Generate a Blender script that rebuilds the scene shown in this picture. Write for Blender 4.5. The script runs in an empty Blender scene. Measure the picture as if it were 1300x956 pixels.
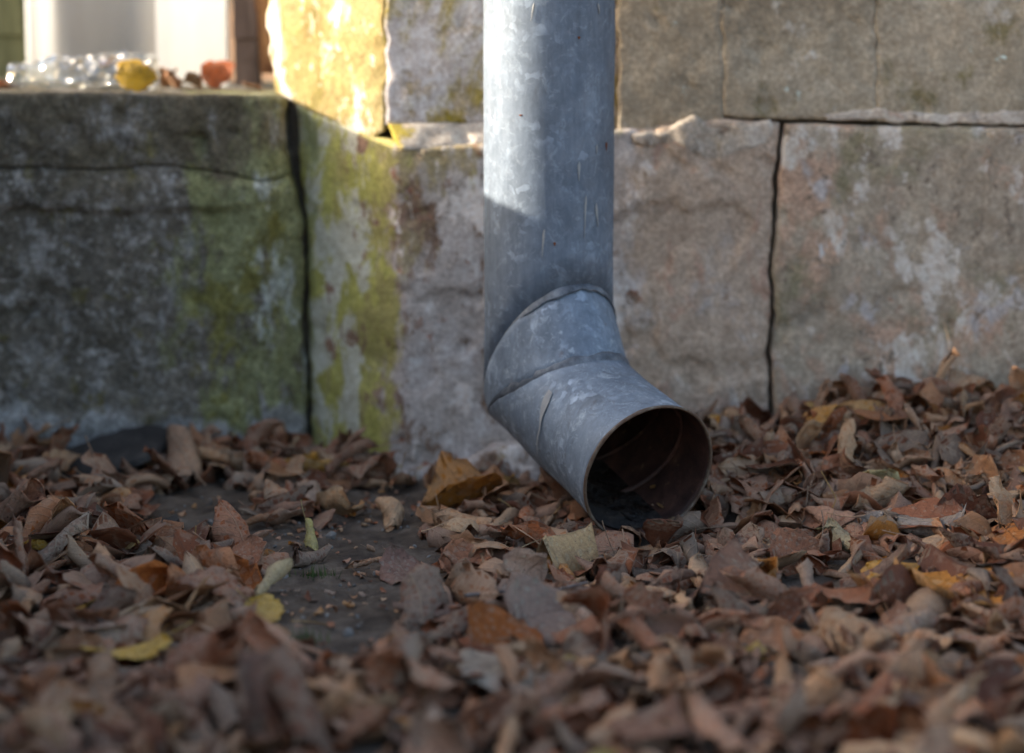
import bpy, math, random
import numpy as np
from mathutils import Vector, Matrix, Euler, noise as mnoise

random.seed(7)
rng = np.random.default_rng(7)
S = bpy.context.scene
COL = S.collection
R = math.radians

# ---------------------------------------------------------------- camera, sky, sun, exposure
FPX, IMW, IMH = 3069.0, 1300.0, 956.0            # focal length in photograph pixels (85 mm on 36 mm)
TILT = math.atan(0.156)
CAM = np.array([-0.034, -2.23, 0.47])
cd = bpy.data.cameras.new('camera'); cam = bpy.data.objects.new('camera', cd); COL.objects.link(cam)
cam.location = CAM.tolist(); cam.rotation_euler = (math.pi / 2 - TILT, 0, 0)
cd.sensor_width = 36.0; cd.lens = 36.0 * FPX / IMW; cd.clip_start = 0.05; cd.clip_end = 2000
cd.dof.use_dof = True; cd.dof.focus_distance = 2.05; cd.dof.aperture_fstop = 2.9; cd.dof.aperture_blades = 9
S.camera = cam

SUN_EL = R(19.3); SUN_AZ = R(3.5)
SUN = Vector((-math.cos(SUN_EL) * math.cos(SUN_AZ), math.cos(SUN_EL) * math.sin(SUN_AZ), math.sin(SUN_EL)))
w = bpy.data.worlds.new('World'); S.world = w; w.use_nodes = True
wn = w.node_tree.nodes; wn.clear()
sky = wn.new('ShaderNodeTexSky'); sky.sky_type = 'NISHITA'; sky.sun_disc = False
sky.sun_elevation = SUN_EL; sky.sun_rotation = math.atan2(SUN.x, SUN.y)
sky.air_density = 0.9; sky.dust_density = 3.0; sky.ozone_density = 0.3
bgd = wn.new('ShaderNodeBackground'); bgd.inputs[1].default_value = 0.15
wo = wn.new('ShaderNodeOutputWorld')
w.node_tree.links.new(sky.outputs[0], bgd.inputs[0]); w.node_tree.links.new(bgd.outputs[0], wo.inputs[0])
sd = bpy.data.lights.new('sun', 'SUN'); sd.energy = 4.2; sd.angle = R(0.53); sd.color = (1.0, 0.90, 0.75)
so = bpy.data.objects.new('sun', sd); COL.objects.link(so)
so.rotation_euler = SUN.to_track_quat('Z', 'Y').to_euler()
S.view_settings.view_transform = 'Standard'; S.view_settings.look = 'None'
S.view_settings.exposure = 1.52; S.view_settings.gamma = 1.0
S.cycles.max_bounces = 8; S.cycles.transparent_max_bounces = 16
S.cycles.use_denoising = True

# ---------------------------------------------------------------- helpers
def rays(px):
    px = np.asarray(px, float)
    a = (px[..., 0] - IMW / 2) / FPX; b = -(px[..., 1] - IMH / 2) / FPX
    c, s = math.cos(TILT), math.sin(TILT)
    return np.stack([a, c + b * s, -s + b * c], -1)
def on_plane(px, p0, n):
    d = rays(px); n = np.asarray(n, float)
    t = ((np.asarray(p0, float) - CAM) @ n) / (d @ n)
    return CAM + d * t[..., None]
def gpt(x, y, z=0.0):
    return on_plane(np.array([x, y]), (0, 0, z), (0, 0, 1))
def proj(P):
    P = np.asarray(P, float) - CAM
    c, s = math.cos(TILT), math.sin(TILT)
    d = P[..., 1] * c - P[..., 2] * s; u = P[..., 1] * s + P[..., 2] * c
    return np.stack([IMW / 2 + FPX * P[..., 0] / d, IMH / 2 - FPX * u / d], -1)

def _hash(i, j, k, seed):
    h = (i * 374761393 + j * 668265263 + k * 2147483647 + seed * 1274126177) & 0xffffffff
    h = ((h ^ (h >> 13)) * 1274126177) & 0xffffffff
    h = ((h ^ (h >> 15)) * 2246822519) & 0xffffffff
    return ((h ^ (h >> 16)) & 0xffff) / 32767.5 - 1.0
def vnoise(P, seed=0):
    P = np.asarray(P, float); I = np.floor(P).astype(np.int64); F = P - I; F = F * F * (3 - 2 * F)
    out = 0
    for dx in (0, 1):
        wx = F[..., 0] if dx else 1 - F[..., 0]
        for dy in (0, 1):
            wy = F[..., 1] if dy else 1 - F[..., 1]
            for dz in (0, 1):
                wz = F[..., 2] if dz else 1 - F[..., 2]
                out = out + wx * wy * wz * _hash(I[..., 0] + dx, I[..., 1] + dy, I[..., 2] + dz, seed)
    return out
def fbm(P, scale, octs=4, seed=0, gain=0.5):
    P = np.asarray(P, float) * scale; a = 1.0; out = 0; tot = 0
    for o in range(octs):
        out = out + a * vnoise(P + 17.3 * o, seed + o); tot += a; a *= gain; P = P * 2.03
    return out / tot
def sstep(a, b, x):
    t = np.clip((np.asarray(x, float) - a) / (b - a), 0, 1); return t * t * (3 - 2 * t)

def mesh(name, V, F, mats=(), smooth=True, mi=None, uv=None):
    me = bpy.data.meshes.new(name)
    me.from_pydata([tuple(map(float, v)) for v in V], [], [tuple(map(int, f)) for f in F])
    for m in mats: me.materials.append(m)
    if mi is not None: me.polygons.foreach_set('material_index', np.asarray(mi, np.int32))
    if uv is not None:
        l = me.uv_layers.new(name='UVMap')
        idx = np.empty(len(me.loops), np.int32); me.loops.foreach_get('vertex_index', idx)
        l.data.foreach_set('uv', np.asarray(uv, np.float32)[idx].ravel())
    if smooth: me.polygons.foreach_set('use_smooth', np.ones(len(me.polygons), bool))
    me.update(); return me
def obj(name, me, parent=None, loc=None):
    o = bpy.data.objects.new(name, me); COL.objects.link(o)
    if parent is not None: o.parent = parent
    if loc is not None: o.location = loc
    return o
def tag(o, label=None, cat=None, group=None, kind=None):
    if label: o['label'] = label
    if cat: o['category'] = cat
    if group: o['group'] = group
    if kind: o['kind'] = kind
    return o
def empty(name, label, cat, loc=(0, 0, 0)):
    o = bpy.data.objects.new(name, None); COL.objects.link(o); o.location = loc; o.empty_display_size = 0.05
    return tag(o, label, cat)

# ---------------------------------------------------------------- node material builder
class NT:
    def __init__(s, name):
        s.m = bpy.data.materials.new(name); s.m.use_nodes = True
        s.t = s.m.node_tree; s.t.nodes.clear()
        s.out = s.n('ShaderNodeOutputMaterial'); s.b = s.n('ShaderNodeBsdfPrincipled')
        s.l(s.b.outputs[0], s.out.inputs[0]); s._tc = None
    def n(s, typ, **kw):
        n = s.t.nodes.new(typ)
        for k, v in kw.items(): setattr(n, k, v)
        return n
    def l(s, a, b): s.t.links.new(a, b)
    def put(s, sock, v):
        if hasattr(v, 'is_linked') or hasattr(v, 'links'): s.l(v, sock)
        else:
            if isinstance(v, (tuple, list)) and len(v) == 3 and sock.type == 'RGBA': v = (*v, 1)
            sock.default_value = v
    def obj(s):
        if s._tc is None: s._tc = s.n('ShaderNodeTexCoord')
        return s._tc.outputs['Object']
    def scaled(s, vec, sc, off=(0, 0, 0)):
        m = s.n('ShaderNodeMapping'); s.put(m.inputs['Vector'], vec)
        m.inputs['Scale'].default_value = sc; m.inputs['Location'].default_value = off
        return m.outputs[0]
    def noise(s, vec, scale, detail=5, rough=0.6, dist=0.0):
        n = s.n('ShaderNodeTexNoise'); s.put(n.inputs['Vector'], vec)
        n.inputs['Scale'].default_value = scale; n.inputs['Detail'].default_value = detail
        n.inputs['Roughness'].default_value = rough; n.inputs['Distortion'].default_value = dist
        return n.outputs[0]
    def voro(s, vec, scale, feature='F1', out='Distance', rnd=1.0):
        n = s.n('ShaderNodeTexVoronoi', feature=feature); s.put(n.inputs['Vector'], vec)
        n.inputs['Scale'].default_value = scale; n.inputs['Randomness'].default_value = rnd
        return n.outputs[out]
    def rng(s, v, a, b, c=0.0, d=1.0, smooth=True):
        n = s.n('ShaderNodeMapRange'); n.interpolation_type = 'SMOOTHSTEP' if smooth else 'LINEAR'
        s.put(n.inputs[0], v)
        for i, x in zip((1, 2, 3, 4), (a, b, c, d)): n.inputs[i].default_value = x
        return n.outputs[0]
    def math(s, op, a, b=None):
        n = s.n('ShaderNodeMath', operation=op); s.put(n.inputs[0], a)
        if b is not None: s.put(n.inputs[1], b)
        return n.outputs[0]
    def mix(s, f, a, b, mode='MIX'):
        n = s.n('ShaderNodeMix', data_type='RGBA', blend_type=mode)
        s.put(n.inputs['Factor'], f); s.put(n.inputs[6], a); s.put(n.inputs[7], b)
        return n.outputs[2]
    def ramp(s, f, stops):
        n = s.n('ShaderNodeValToRGB'); s.put(n.inputs[0], f); e = n.color_ramp.elements
        while len(e) < len(stops): e.new(0.5)
        for i, (p, c) in enumerate(stops): e[i].position = p; e[i].color = (*c, 1)
        return n.outputs[0]
    def bump(s, h, strength, dist=0.002, prev=None):
        n = s.n('ShaderNodeBump'); s.put(n.inputs['Height'], h)
        n.inputs['Strength'].default_value = strength; n.inputs['Distance'].default_value = dist
        if prev is not None: s.l(prev, n.inputs['Normal'])
        return n.outputs[0]
    def xyz(s, vec):
        n = s.n('ShaderNodeSeparateXYZ'); s.put(n.inputs[0], vec); return n.outputs
    def done(s, col, rough=0.85, metal=0.0, nrm=None, spec=0.3):
        s.put(s.b.inputs['Base Color'], col); s.put(s.b.inputs['Roughness'], rough)
        s.put(s.b.inputs['Metallic'], metal); s.b.inputs['Specular IOR Level'].default_value = spec
        if nrm is not None: s.l(nrm, s.b.inputs['Normal'])
        return s.m

def lin(r, g, b, k=1.0):
    f = lambda c: ((c / 255 + 0.055) / 1.055) ** 2.4 if c / 255 > 0.04045 else c / 255 / 12.92
    w_ = WARM if k == 1.75 else (1, 1, 1)
    return tuple(min(0.9, f(c) * k * q) for c, q in zip((r, g, b), w_))
WARM = (1.06, 0.98, 0.88)      # the local stone leans to beige

def stone(name, stops, patches=(), zones=(), speck=0.5, bumpk=0.65, scale=9.0):
    """stops: base tones by broad noise; patches: (scale, lo, hi, colour, offset, stretch); zones: (axis, a, b, lo, hi, colour, noise scale)"""
    t = NT(name); P = t.obj(); ax = None
    c = t.ramp(t.noise(P, scale, 7, 0.62, 0.4), stops)
    hts = []
    for (sc, lo, hi, colr, off, st) in patches:
        m = t.rng(t.noise(t.scaled(P, st, (off, off * 1.7, off * 0.6)), sc, 8, 0.68, 0.25), lo, hi)
        c = t.mix(m, c, colr); hts.append(m)
    for z in zones:
        axis, a, b, lo, hi, colr, nsc = z
        if ax is None: ax = t.xyz(P)
        g = t.rng(ax['XYZ'.index(axis)], a, b)
        nn = t.noise(t.scaled(P, (1, 1, 0.55), (3.1 + nsc, 0, 1.2)), nsc, 8, 0.70, 0.4)
        m = t.rng(t.math('ADD', nn, t.math('MULTIPLY', t.math('SUBTRACT', g, 1.0), 0.26)), lo, lo + (hi - lo) * 0.6)
        c = t.mix(m, c, colr)
    sp = t.noise(P, 260, 3, 0.7)
    c = t.mix(speck, c, t.ramp(sp, [(0.3, (0.25, 0.24, 0.22)), (0.5, (0.5, 0.5, 0.5)), (0.72, (0.95, 0.95, 0.95))]), 'OVERLAY')
    med = t.noise(P, 70, 5, 0.65)
    c = t.mix(speck * 0.9, c, t.ramp(med, [(0.3, (0.3, 0.29, 0.27)), (0.5, (0.5, 0.5, 0.5)), (0.7, (0.78, 0.78, 0.78))]), 'OVERLAY')
    nb = t.bump(t.noise(P, 45, 8, 0.7), bumpk, 0.006)
    nb = t.bump(sp, bumpk * 0.7, 0.0016, nb)
    if hts: nb = t.bump(hts[0], 0.5, 0.0015, nb)
    return t.done(c, 0.92, 0, nb, 0.2)

# ---------------------------------------------------------------- stone blocks
def resample(poly, n):
    p = np.asarray(poly, float); d = np.r_[0, np.cumsum(np.hypot(*np.diff(p, axis=0).T))]
    s = np.linspace(0, d[-1], n)
    return np.stack([np.interp(s, d, p[:, 0]), np.interp(s, d, p[:, 1])], -1)
def fix_ends(p, a, b):
    k = np.linspace(0, 1, len(p))[:, None]
    return p + (1 - k) * (a - p[0]) + k * (b - p[-1])
def block(name, parent, mat, left, right, top, bottom, planes, step=5.0, amp=0.0022, rnd=0.0035, depth=0.07, seed=0,
          jit=1.3, extra=None, back=(0, 1, 0), bsteps=2):
    L0, R0 = np.asarray(left, float), np.asarray(right, float)
    T0, B0 = np.asarray(top, float), np.asarray(bottom, float)
    wpx = max(np.ptp(T0[:, 0]), np.ptp(B0[:, 0])); hpx = max(np.ptp(L0[:, 1]), np.ptp(R0[:, 1]))
    nx = int(max(8, wpx / step)); nz = int(max(8, hpx / step))
    L, Rr, T, B = resample(L0, nz), resample(R0, nz), resample(T0, nx), resample(B0, nx)
    T = fix_ends(T, L[0], Rr[0]); B = fix_ends(B, L[-1], Rr[-1])
    def wob(p, k, ax):
        q = np.c_[p[:, 1 - ax] / 60.0, np.full(len(p), 2.5), np.full(len(p), 3.7 + ax)]
        e = np.sin(np.linspace(0, math.pi, len(p))) ** 0.3
        p[:, ax] += (fbm(q, 1.0, 4, 5 + ax) * 2.2 * jit + fbm(q, 5.0, 2, 15 + ax) * 0.9 * jit) * e + fbm(q, 3.0, 4, seed + k) * 1.3
        if ax == 0: p[:, 0] += (3.2 * fbm(q, 3.5, 2, 77, 0.8) + 1.6 * fbm(q, 9.0, 2, 78 + k)) * e
    wob(L, 1, 0); wob(Rr, 2, 0); wob(T, 3, 1); wob(B, 4, 1)
    u = np.linspace(0, 1, nx)[None, :, None]; v = np.linspace(0, 1, nz)[:, None, None]
    px = ((1 - v) * T[None] + v * B[None] + (1 - u) * L[:, None] + u * Rr[:, None]
          - ((1 - u) * (1 - v) * L[0] + u * (1 - v) * Rr[0] + (1 - u) * v * L[-1] + u * v * Rr[-1]))
    d = rays(px)
    ts = []; ns = []
    for p0, n in planes:
        n = np.asarray(n, float); n = n / np.linalg.norm(n); ns.append(n)
        ts.append(((np.asarray(p0, float) - CAM) @ n) / (d @ n))
    ts = np.stack(ts, 0)
    if len(ns) > 1:
        k = 260.0; mx = ts.max(0); wgt = np.exp(k * (ts - mx)); t = mx + np.log(wgt.sum(0)) / k
        wgt = wgt / wgt.sum(0); N = np.einsum('pij,pk->ijk', wgt, np.array(ns)); N /= np.linalg.norm(N, axis=-1, keepdims=True)
    else:
        t = ts[0]; N = np.broadcast_to(ns[0], d.shape).copy()
    P = CAM + d * t[..., None]
    m_px = 2.38 / FPX
    dl = np.abs(px[..., 0] - L[:, None, 0]); dr = np.abs(px[..., 0] - Rr[:, None, 0])
    dt = np.abs(px[..., 1] - T[None, :, 1]); db = np.abs(px[..., 1] - B[None, :, 1])
    de = np.minimum(np.minimum(dl, dr), np.minimum(dt, db)) * m_px
    rr = rnd * (1.0 + 0.9 * fbm(P, 22, 3, seed + 20))
    rr = np.maximum(rr, 0.0008); q = np.clip(1 - de / rr, 0, 1)
    off = -rr * (1 - np.sqrt(np.clip(1 - q * q, 0, 1)))
    off = off + amp * fbm(P, 14, 5, 30) * 1.6 + amp * 0.7 * fbm(P, 60, 3, 31)
    pit = fbm(P, 38, 3, 40); off = off - amp * 1.6 * sstep(0.38, 0.6, pit)
    if extra is not None: off = off + extra(px[..., 0], px[..., 1], P)
    P = P + N * off[..., None]
    V = P.reshape(-1, 3); F = []
    idx = np.arange(nx * nz).reshape(nz, nx)
    a, b, c, e = idx[:-1, :-1], idx[1:, :-1], idx[1:, 1:], idx[:-1, 1:]
    F = np.stack([a, b, c, e], -1).reshape(-1, 4).tolist()
    loop = np.r_[idx[0, :], idx[1:, -1], idx[-1, -2::-1], idx[-2:0:-1, 0]]
    prev = loop; base = len(V); VV = [V]
    bk = np.asarray(back, float); m = len(loop)
    for s in range(1, bsteps + 1):
        q = V[loop] + bk * depth * s / bsteps
        q[:, 2] += 0.004 * fbm(q, 20, 3, seed + 50) * (1 if bsteps > 2 else 0)
        VV.append(q); cur = np.arange(base, base + m); base += m
        for i in range(m):
            j = (i + 1) % m; F.append([prev[i], prev[j], cur[j], cur[i]])
        prev = cur
    me = mesh(name, np.concatenate(VV), F, [mat])
    return obj(name, me, parent)

# stone looks (base colours)
K = 1.75
m_front = stone('plastered_stone', [(0.3, lin(122, 115, 111, K)), (0.5, lin(142, 138, 138, K)), (0.7, lin(158, 156, 160, K))],
    patches=[(16, 0.56, 0.62, lin(100, 84, 74, K), 2.0, (1, 1, 0.6)), (26, 0.60, 0.66, lin(122, 84, 70, K), 5.0, (1, 1, 1)),
             (12, 0.57, 0.66, lin(126, 116, 92, K), 8.0, (1, 1, .5)), (60, 0.60, 0.66, lin(112, 90, 80, K), 9.0, (1, 1, .6)), (26, 0.55, 0.61, lin(172, 168, 168, K), 11.0, (1, 1, .6)), (44, 0.58, 0.63, lin(104, 90, 82, K), 14.0, (1, 1, .6))],
    zones=[('X', -0.09, -0.175, 0.46, 0.60, lin(120, 102, 93, K), 20), ('X', -0.105, -0.18, 0.36, 0.50, lin(130, 126, 82, K), 15), ('X', -0.11, -0.19, 0.42, 0.56, lin(138, 138, 80, K), 28),
           ('X', -0.15, -0.19, 0.47, 0.57, lin(156, 158, 148, K), 23), ('X', -0.12, -0.17, 0.57, 0.64, lin(112, 92, 80, K), 31), ('X', -0.20, -0.25, 0.45, 0.62, lin(112, 116, 84, K), 12),
           ('X', 0.02, 0.1, 0.38, 0.58, lin(138, 126, 116, K), 12), ('X', 0.02, 0.12, 0.54, 0.66, lin(136, 116, 106, K), 21)])
m_yellow = stone('yellow_limewash', [(0.3, lin(124, 108, 66, 1.1)), (0.5, lin(146, 129, 84, 1.1)), (0.72, lin(166, 150, 112, 1.1))],
    patches=[(18, 0.53, 0.60, lin(205, 196, 182, 1.2), 3.4, (1, 1, .5)), (24, 0.55, 0.63, lin(112, 102, 54, 1.2), 6.0, (1, 1, .6)), (70, 0.58, 0.64, lin(190, 180, 156, 1.2), 8.0, (1, 1, .8))], bumpk=0.9)
m_right = stone('pinkish_stone', [(0.3, lin(108, 101, 92, K)), (0.5, lin(130, 122, 112, K)), (0.72, lin(144, 137, 126, K))],
    patches=[(13, 0.50, 0.60, lin(141, 121, 108, K), 1.0, (1, 1, .7)), (15, 0.57, 0.65, lin(143, 141, 144, K), 4.0, (1, 1, .7)),
             (34, 0.62, 0.68, lin(112, 86, 73, K), 7.0, (1, 1, 1)), (9, 0.54, 0.66, lin(106, 102, 86, K), 13.0, (1, 1, .8)), (22, 0.54, 0.62, lin(160, 156, 152, K), 17.0, (1, 1, .7)), (48, 0.58, 0.64, lin(98, 90, 82, K), 19.0, (1, 1, .8)),
             (40, 0.66, 0.71, lin(152, 154, 158, K), 15.0, (1, 1, .6))])
m_upper = stone('grey_brown_stone', [(0.3, lin(110, 103, 92, K)), (0.5, lin(126, 119, 107, K)), (0.72, lin(136, 129, 118, K))],
    patches=[(13, 0.57, 0.66, lin(150, 148, 144, K), 1.5, (1, 1, .8)), (15, 0.58, 0.67, lin(98, 92, 70, K), 4.5, (1, 1, .7)),
             (46, 0.67, 0.71, lin(160, 176, 174, K), 7.5, (1, 1, 1))])
m_plaster = stone('grey_plaster_stone', [(0.3, lin(116, 107, 97, K)), (0.5, lin(130, 121, 112, K)), (0.72, lin(144, 137, 130, K))],
    patches=[(14, 0.47, 0.53, lin(152, 150, 154, K), 2.5, (1, 1, 1)), (50, 0.56, 0.62, lin(158, 156, 158, K), 6.5, (1, 1, 1)), (24, 0.60, 0.66, lin(108, 98, 76, K), 5.5, (1, 1, 1))],
    zones=[('X', -0.165, -0.20, 0.2, 0.5, lin(116, 104, 40, K), 18)])
m_mortar = stone('pale_mortar', [(0.3, lin(126, 118, 108, K)), (0.5, lin(146, 140, 134, K)), (0.7, lin(164, 158, 154, K))],
    patches=[(22, 0.56, 0.63, lin(110, 98, 88, K), 3.3, (1, 1, 1)), (18, 0.58, 0.64, lin(150, 126, 114, K), 9.3, (1, 1, 1))],
    zones=[('X', -0.10, -0.16, 0.35, 0.55, lin(136, 124, 58, K), 24)])
m_pale = stone('pale_grey_plaster', [(0.3, lin(132, 130, 128, K)), (0.5, lin(152, 151, 152, K)), (0.7, lin(166, 166, 168, K))],
    patches=[(40, 0.56, 0.62, lin(118, 108, 96, K), 3.9, (1, 1, 1))])
m_core = stone('wall_core', [(0.3, lin(90, 84, 76)), (0.6, lin(116, 108, 98))])
KL = 1.6
m_ledge = stone('dark_lichen_stone', [(0.3, lin(64, 60, 52, KL)), (0.5, lin(82, 77, 69, KL)), (0.7, lin(98, 93, 85, KL))],
    patches=[(120, 0.51, 0.66, lin(126, 123, 118, KL), 1.0, (1, 1, 1)), (34, 0.53, 0.66, lin(122, 119, 115, KL), 2.2, (1, 1, 1)), (26, 0.56, 0.66, lin(84, 78, 50, KL), 5.0, (1, 1, .8))],
    zones=[('X', -0.46, -0.33, 0.43, 0.56, lin(102, 103, 72, KL), 9), ('X', -0.40, -0.30, 0.44, 0.58, lin(112, 114, 84, KL), 21), ('X', -0.36, -0.275, 0.50, 0.60, lin(140, 144, 138, KL), 15),
           ('X', -0.50, -0.34, 0.56, 0.66, lin(98, 95, 54, KL), 13), ('Z', 0.20, 0.33, 0.40, 0.62, lin(78, 72, 60, KL), 10), ('Z', 0.075, 0.02, 0.30, 0.5, lin(122, 121, 119, KL), 20)], speck=0.8, bumpk=0.9)
m_ledge_top = m_ledge

YF = 0.13
FRONT = lambda y: ((0, y, 0), (0, -1, 0))
arris = on_plane(np.array([508.0, 350.0]), (0, YF, 0), (0, -1, 0))
SPL = ((arris[0], YF, 0), (-0.74, -0.67, 0))
wall = empty('stone_wall', 'old rendered stone wall of large cracked blocks behind the drainpipe', 'wall', (0.1, 0.2, 0))
wall_inv = Vector((-0.1, -0.2, 0))
def wblock(*a, **k):
    o = block('stone_block', wall, *a, **k); o.location = wall_inv; return o
crack = [(990, 156), (988, 180), (982, 240), (980, 300), (976, 350), (980, 400), (974, 440), (976, 500), (974, 640)]
crack_r = [(998, 158), (994, 182), (988, 240), (986, 300), (981, 350), (986, 400), (980, 440), (983, 500), (981, 640)]
seam_l = [(372, 130), (377, 170), (382, 240), (386, 275), (389, 330), (388, 400), (390, 470), (393, 520), (391, 650)]
def exA(X, Y, P):
    lum = -0.010 * np.exp(-(((X - 478) / 26) ** 2 + ((Y - 455) / 34) ** 2)) - 0.006 * np.exp(-(((X - 470) / 30) ** 2 + ((Y - 300) / 60) ** 2))
    spall = -0.0035 * sstep(0.12, 0.2, fbm(P, 13, 4, 77)) * sstep(500, 530, X)
    return lum + spall + 0.012 * sstep(560, 640, Y) * sstep(540, 600, X) * (1 - sstep(700, 760, X))
wblock(m_front, seam_l, crack, [(372, 130), (420, 152), (470, 172), (497, 178), (510, 188), (600, 183), (700, 178), (783, 164), (840, 160), (915, 151), (990, 156)],
       [(391, 650), (974, 640)], [SPL, FRONT(YF)], seed=1, amp=0.0026, extra=exA, rnd=0.0035)
# upper splayed block, catching the sun
SPL2 = ((arris[0], YF + 0.003, 0), (-0.74, -0.67, 0))
wblock(m_yellow, [(338, -260), (338, 20), (342, 80), (350, 118)], [(489, -260), (489, 60), (490, 166)], [(338, -260), (489, -260)],
       [(350, 118), (374, 136), (420, 156), (470, 176), (490, 166)], [SPL2, FRONT(YF + 0.017)], seed=2, amp=0.003, rnd=0.0012)
wblock(m_plaster, [(489, -260), (489, 158)], [(784, -260), (784, 168)], [(489, -260), (784, -260)],
       [(489, 160), (545, 162), (580, 158), (615, 158), (784, 168)], [FRONT(YF + 0.018)], seed=3, amp=0.002, rnd=0.0012)
wblock(m_mortar, [(492, 158), (508, 190)], [(780, 158), (780, 172)], [(492, 158), (550, 156), (615, 151), (780, 158)],
       [(508, 190), (545, 190), (600, 185), (700, 181), (780, 172)], [((0, YF + 0.001, float(on_plane(np.array([600.0, 188.0]), (0, YF, 0), (0, -1, 0))[2])), (0, -0.84, 0.54))], seed=4, amp=0.003, rnd=0.0015)
wblock(m_upper, [(784, -260), (784, 170)], [(917, -260), (916, 60), (917, 158)], [(784, -260), (917, -260)], [(784, 170), (840, 166), (917, 158)],
       [FRONT(YF + 0.006)], seed=5, rnd=0.001)
wblock(m_upper, [(918, -260), (916.6, 60), (918, 147)], [(1111, -260), (1112, 60), (1111, 153)], [(919, -260), (1111, -260)],
       [(919, 147), (945, 150), (1000, 151), (1060, 152), (1111, 153)], [FRONT(YF + 0.0055)], seed=6, rnd=0.001)
wblock(m_upper, [(1111.5, -260), (1112.5, 60), (1111.5, 155)], [(1560, -260), (1560, 157)], [(1114, -260), (1560, -260)],
       [(1112, 155), (1180, 156), (1300, 158), (1560, 157)], [FRONT(YF + 0.0055)], seed=7, rnd=0.001)
wblock(m_right, crack_r, [(1560, 160), (1560, 640)], [(998, 159), (1040, 158), (1112, 162), (1200, 162), (1300, 164), (1560, 162)],
       [(981, 640), (1560, 640)], [FRONT(YF - 0.002)], seed=8, amp=0.0026)
# ragged plaster left on the stone
def ragged(L, Rr, T, B, plane, seed, mat, amp=0.0024):
    o = block('plaster_patch', wall, mat, L, Rr, T, B, [plane], seed=seed, amp=amp, rnd=0.0016, depth=0.012, jit=4.5, step=3.5); o.location = wall_inv
ragged([(800, 168), (806, 180), (822, 188)], [(978, 152), (984, 166), (972, 184)], [(800, 168), (840, 170), (862, 156), (880, 148), (905, 158), (940, 154), (978, 152)],
       [(822, 188), (860, 182), (885, 200), (915, 204), (945, 190), (972, 184)], FRONT(YF - 0.0009), 71, m_mortar, 0.0026)
ragged([(1040, 146), (1050, 152)], [(1330, 138), (1330, 158)], [(1040, 146), (1110, 138), (1180, 143), (1260, 140), (1330, 138)], [(1050, 152), (1130, 155), (1240, 156), (1330, 158)], FRONT(YF + 0.0042), 73, m_mortar, 0.0022)
# footing stones at the foot of the pier
wblock(m_front, [(388, 600), (388, 660)], [(575, 590), (588, 660)], [(388, 600), (450, 594), (520, 597), (575, 590)], [(388, 660), (588, 660)],
       [((arris[0], YF - 0.014, 0), (-0.74, -0.67, 0)), FRONT(YF - 0.018)], seed=9, amp=0.003)
wblock(m_front, [(585, 588), (578, 660)], [(745, 560), (760, 660)], [(585, 588), (625, 560), (690, 556), (745, 560)], [(578, 660), (760, 660)],
       [((0, YF - 0.02, 0.05), (0, -0.93, 0.36))], seed=10, amp=0.004, rnd=0.012)
# the wall beyond the frame: further courses of plain blocks, and the core behind the joints
def plain_block(x0, x1, z0, z1, y0, y1, mat, seed, name, parent, off):
    nx, nz, ny = max(3, int((x1 - x0) / 0.04)), max(3, int((z1 - z0) / 0.04)), 3
    import bmesh
    bm = bmesh.new(); bmesh.ops.create_cube(bm, size=1.0)
    bmesh.ops.bevel(bm, geom=bm.edges[:], offset=0.02, segments=2, affect='EDGES', profile=0.6)
    for v in bm.verts:
        v.co = Vector(((v.co.x + .5) * (x1 - x0) + x0, (v.co.y + .5) * (y1 - y0) + y0, (v.co.z + .5) * (z1 - z0) + z0))
    bmesh.ops.subdivide_edges(bm, edges=bm.edges[:], cuts=4, use_grid_fill=True)
    for v in bm.verts: v.co += mnoise.noise_vector(v.co * 9 + Vector((seed, 0, 0))) * 0.004
    me = bpy.data.meshes.new(name); bm.to_mesh(me); bm.free(); me.materials.append(mat)
    o = obj(name, me, parent); o.location = off; return o
wz = float(on_plane(np.array([800.0, -262.0]), (0, YF, 0), (0, -1, 0))[2]) + 0.004
xr = float(on_plane(np.array([1564.0, 300.0]), (0, YF, 0), (0, -1, 0))[0]) + 0.003
zj = float(on_plane(np.array([1560.0, 155.0]), (0, YF, 0), (0, -1, 0))[2])
for i, (x0, x1) in enumerate([(xr, xr + 0.62), (xr + 0.63, xr + 1.3)]):
    plain_block(x0, x1, -0.05, zj - 0.003, YF, YF + 0.09, m_right, 3 + i, 'stone_block', wall, wall_inv)
    plain_block(x0 + 0.1 * i, x1 + 0.1, zj + 0.003, wz - 0.004, YF + 0.004, YF + 0.09, m_upper, 7 + i, 'stone_block', wall, wall_inv)
for r_ in range(3):
    z0 = wz + r_ * 0.42; x = -0.145 if r_ != 1 else -0.14
    for i in range(4):
        wdt = [0.5, 0.42, 0.56, 0.47][(i + r_) % 4]
        plain_block(x, x + wdt - 0.006, z0, z0 + 0.414, YF + 0.003, YF + 0.09, m_upper if i % 2 else m_plaster, 11 + r_ * 5 + i, 'stone_block', wall, wall_inv)
        x += wdt
def boxmesh(name, x0, x1, y0, y1, z0, z1, mat):
    V = [(x, y, z) for x in (x0, x1) for y in (y0, y1) for z in (z0, z1)]
    F = [(0, 1, 3, 2), (4, 6, 7, 5), (0, 4, 5, 1), (2, 3, 7, 6), (0, 2, 6, 4), (1, 5, 7, 3)]
    return mesh(name, V, F, [mat], False)
xa = float(arris[0])
V = []
plan = [(xa + 0.012, YF + 0.032), (2.0, YF + 0.032), (2.0, 0.6), (xa - 0.12, 0.6), (xa - 0.12, YF + 0.145)]
for z in (-0.1, 1.9): V += [(x, y, z) for x, y in plan]
n = len(plan)
F = [[i, (i + 1) % n, n + (i + 1) % n, n + i] for i in range(n)] + [list(range(n))[::-1], list(range(n, 2 * n))]
o = obj('wall_core', mesh('wall_core', V, F, [m_core], False), wall); o.location = wall_inv

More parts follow.
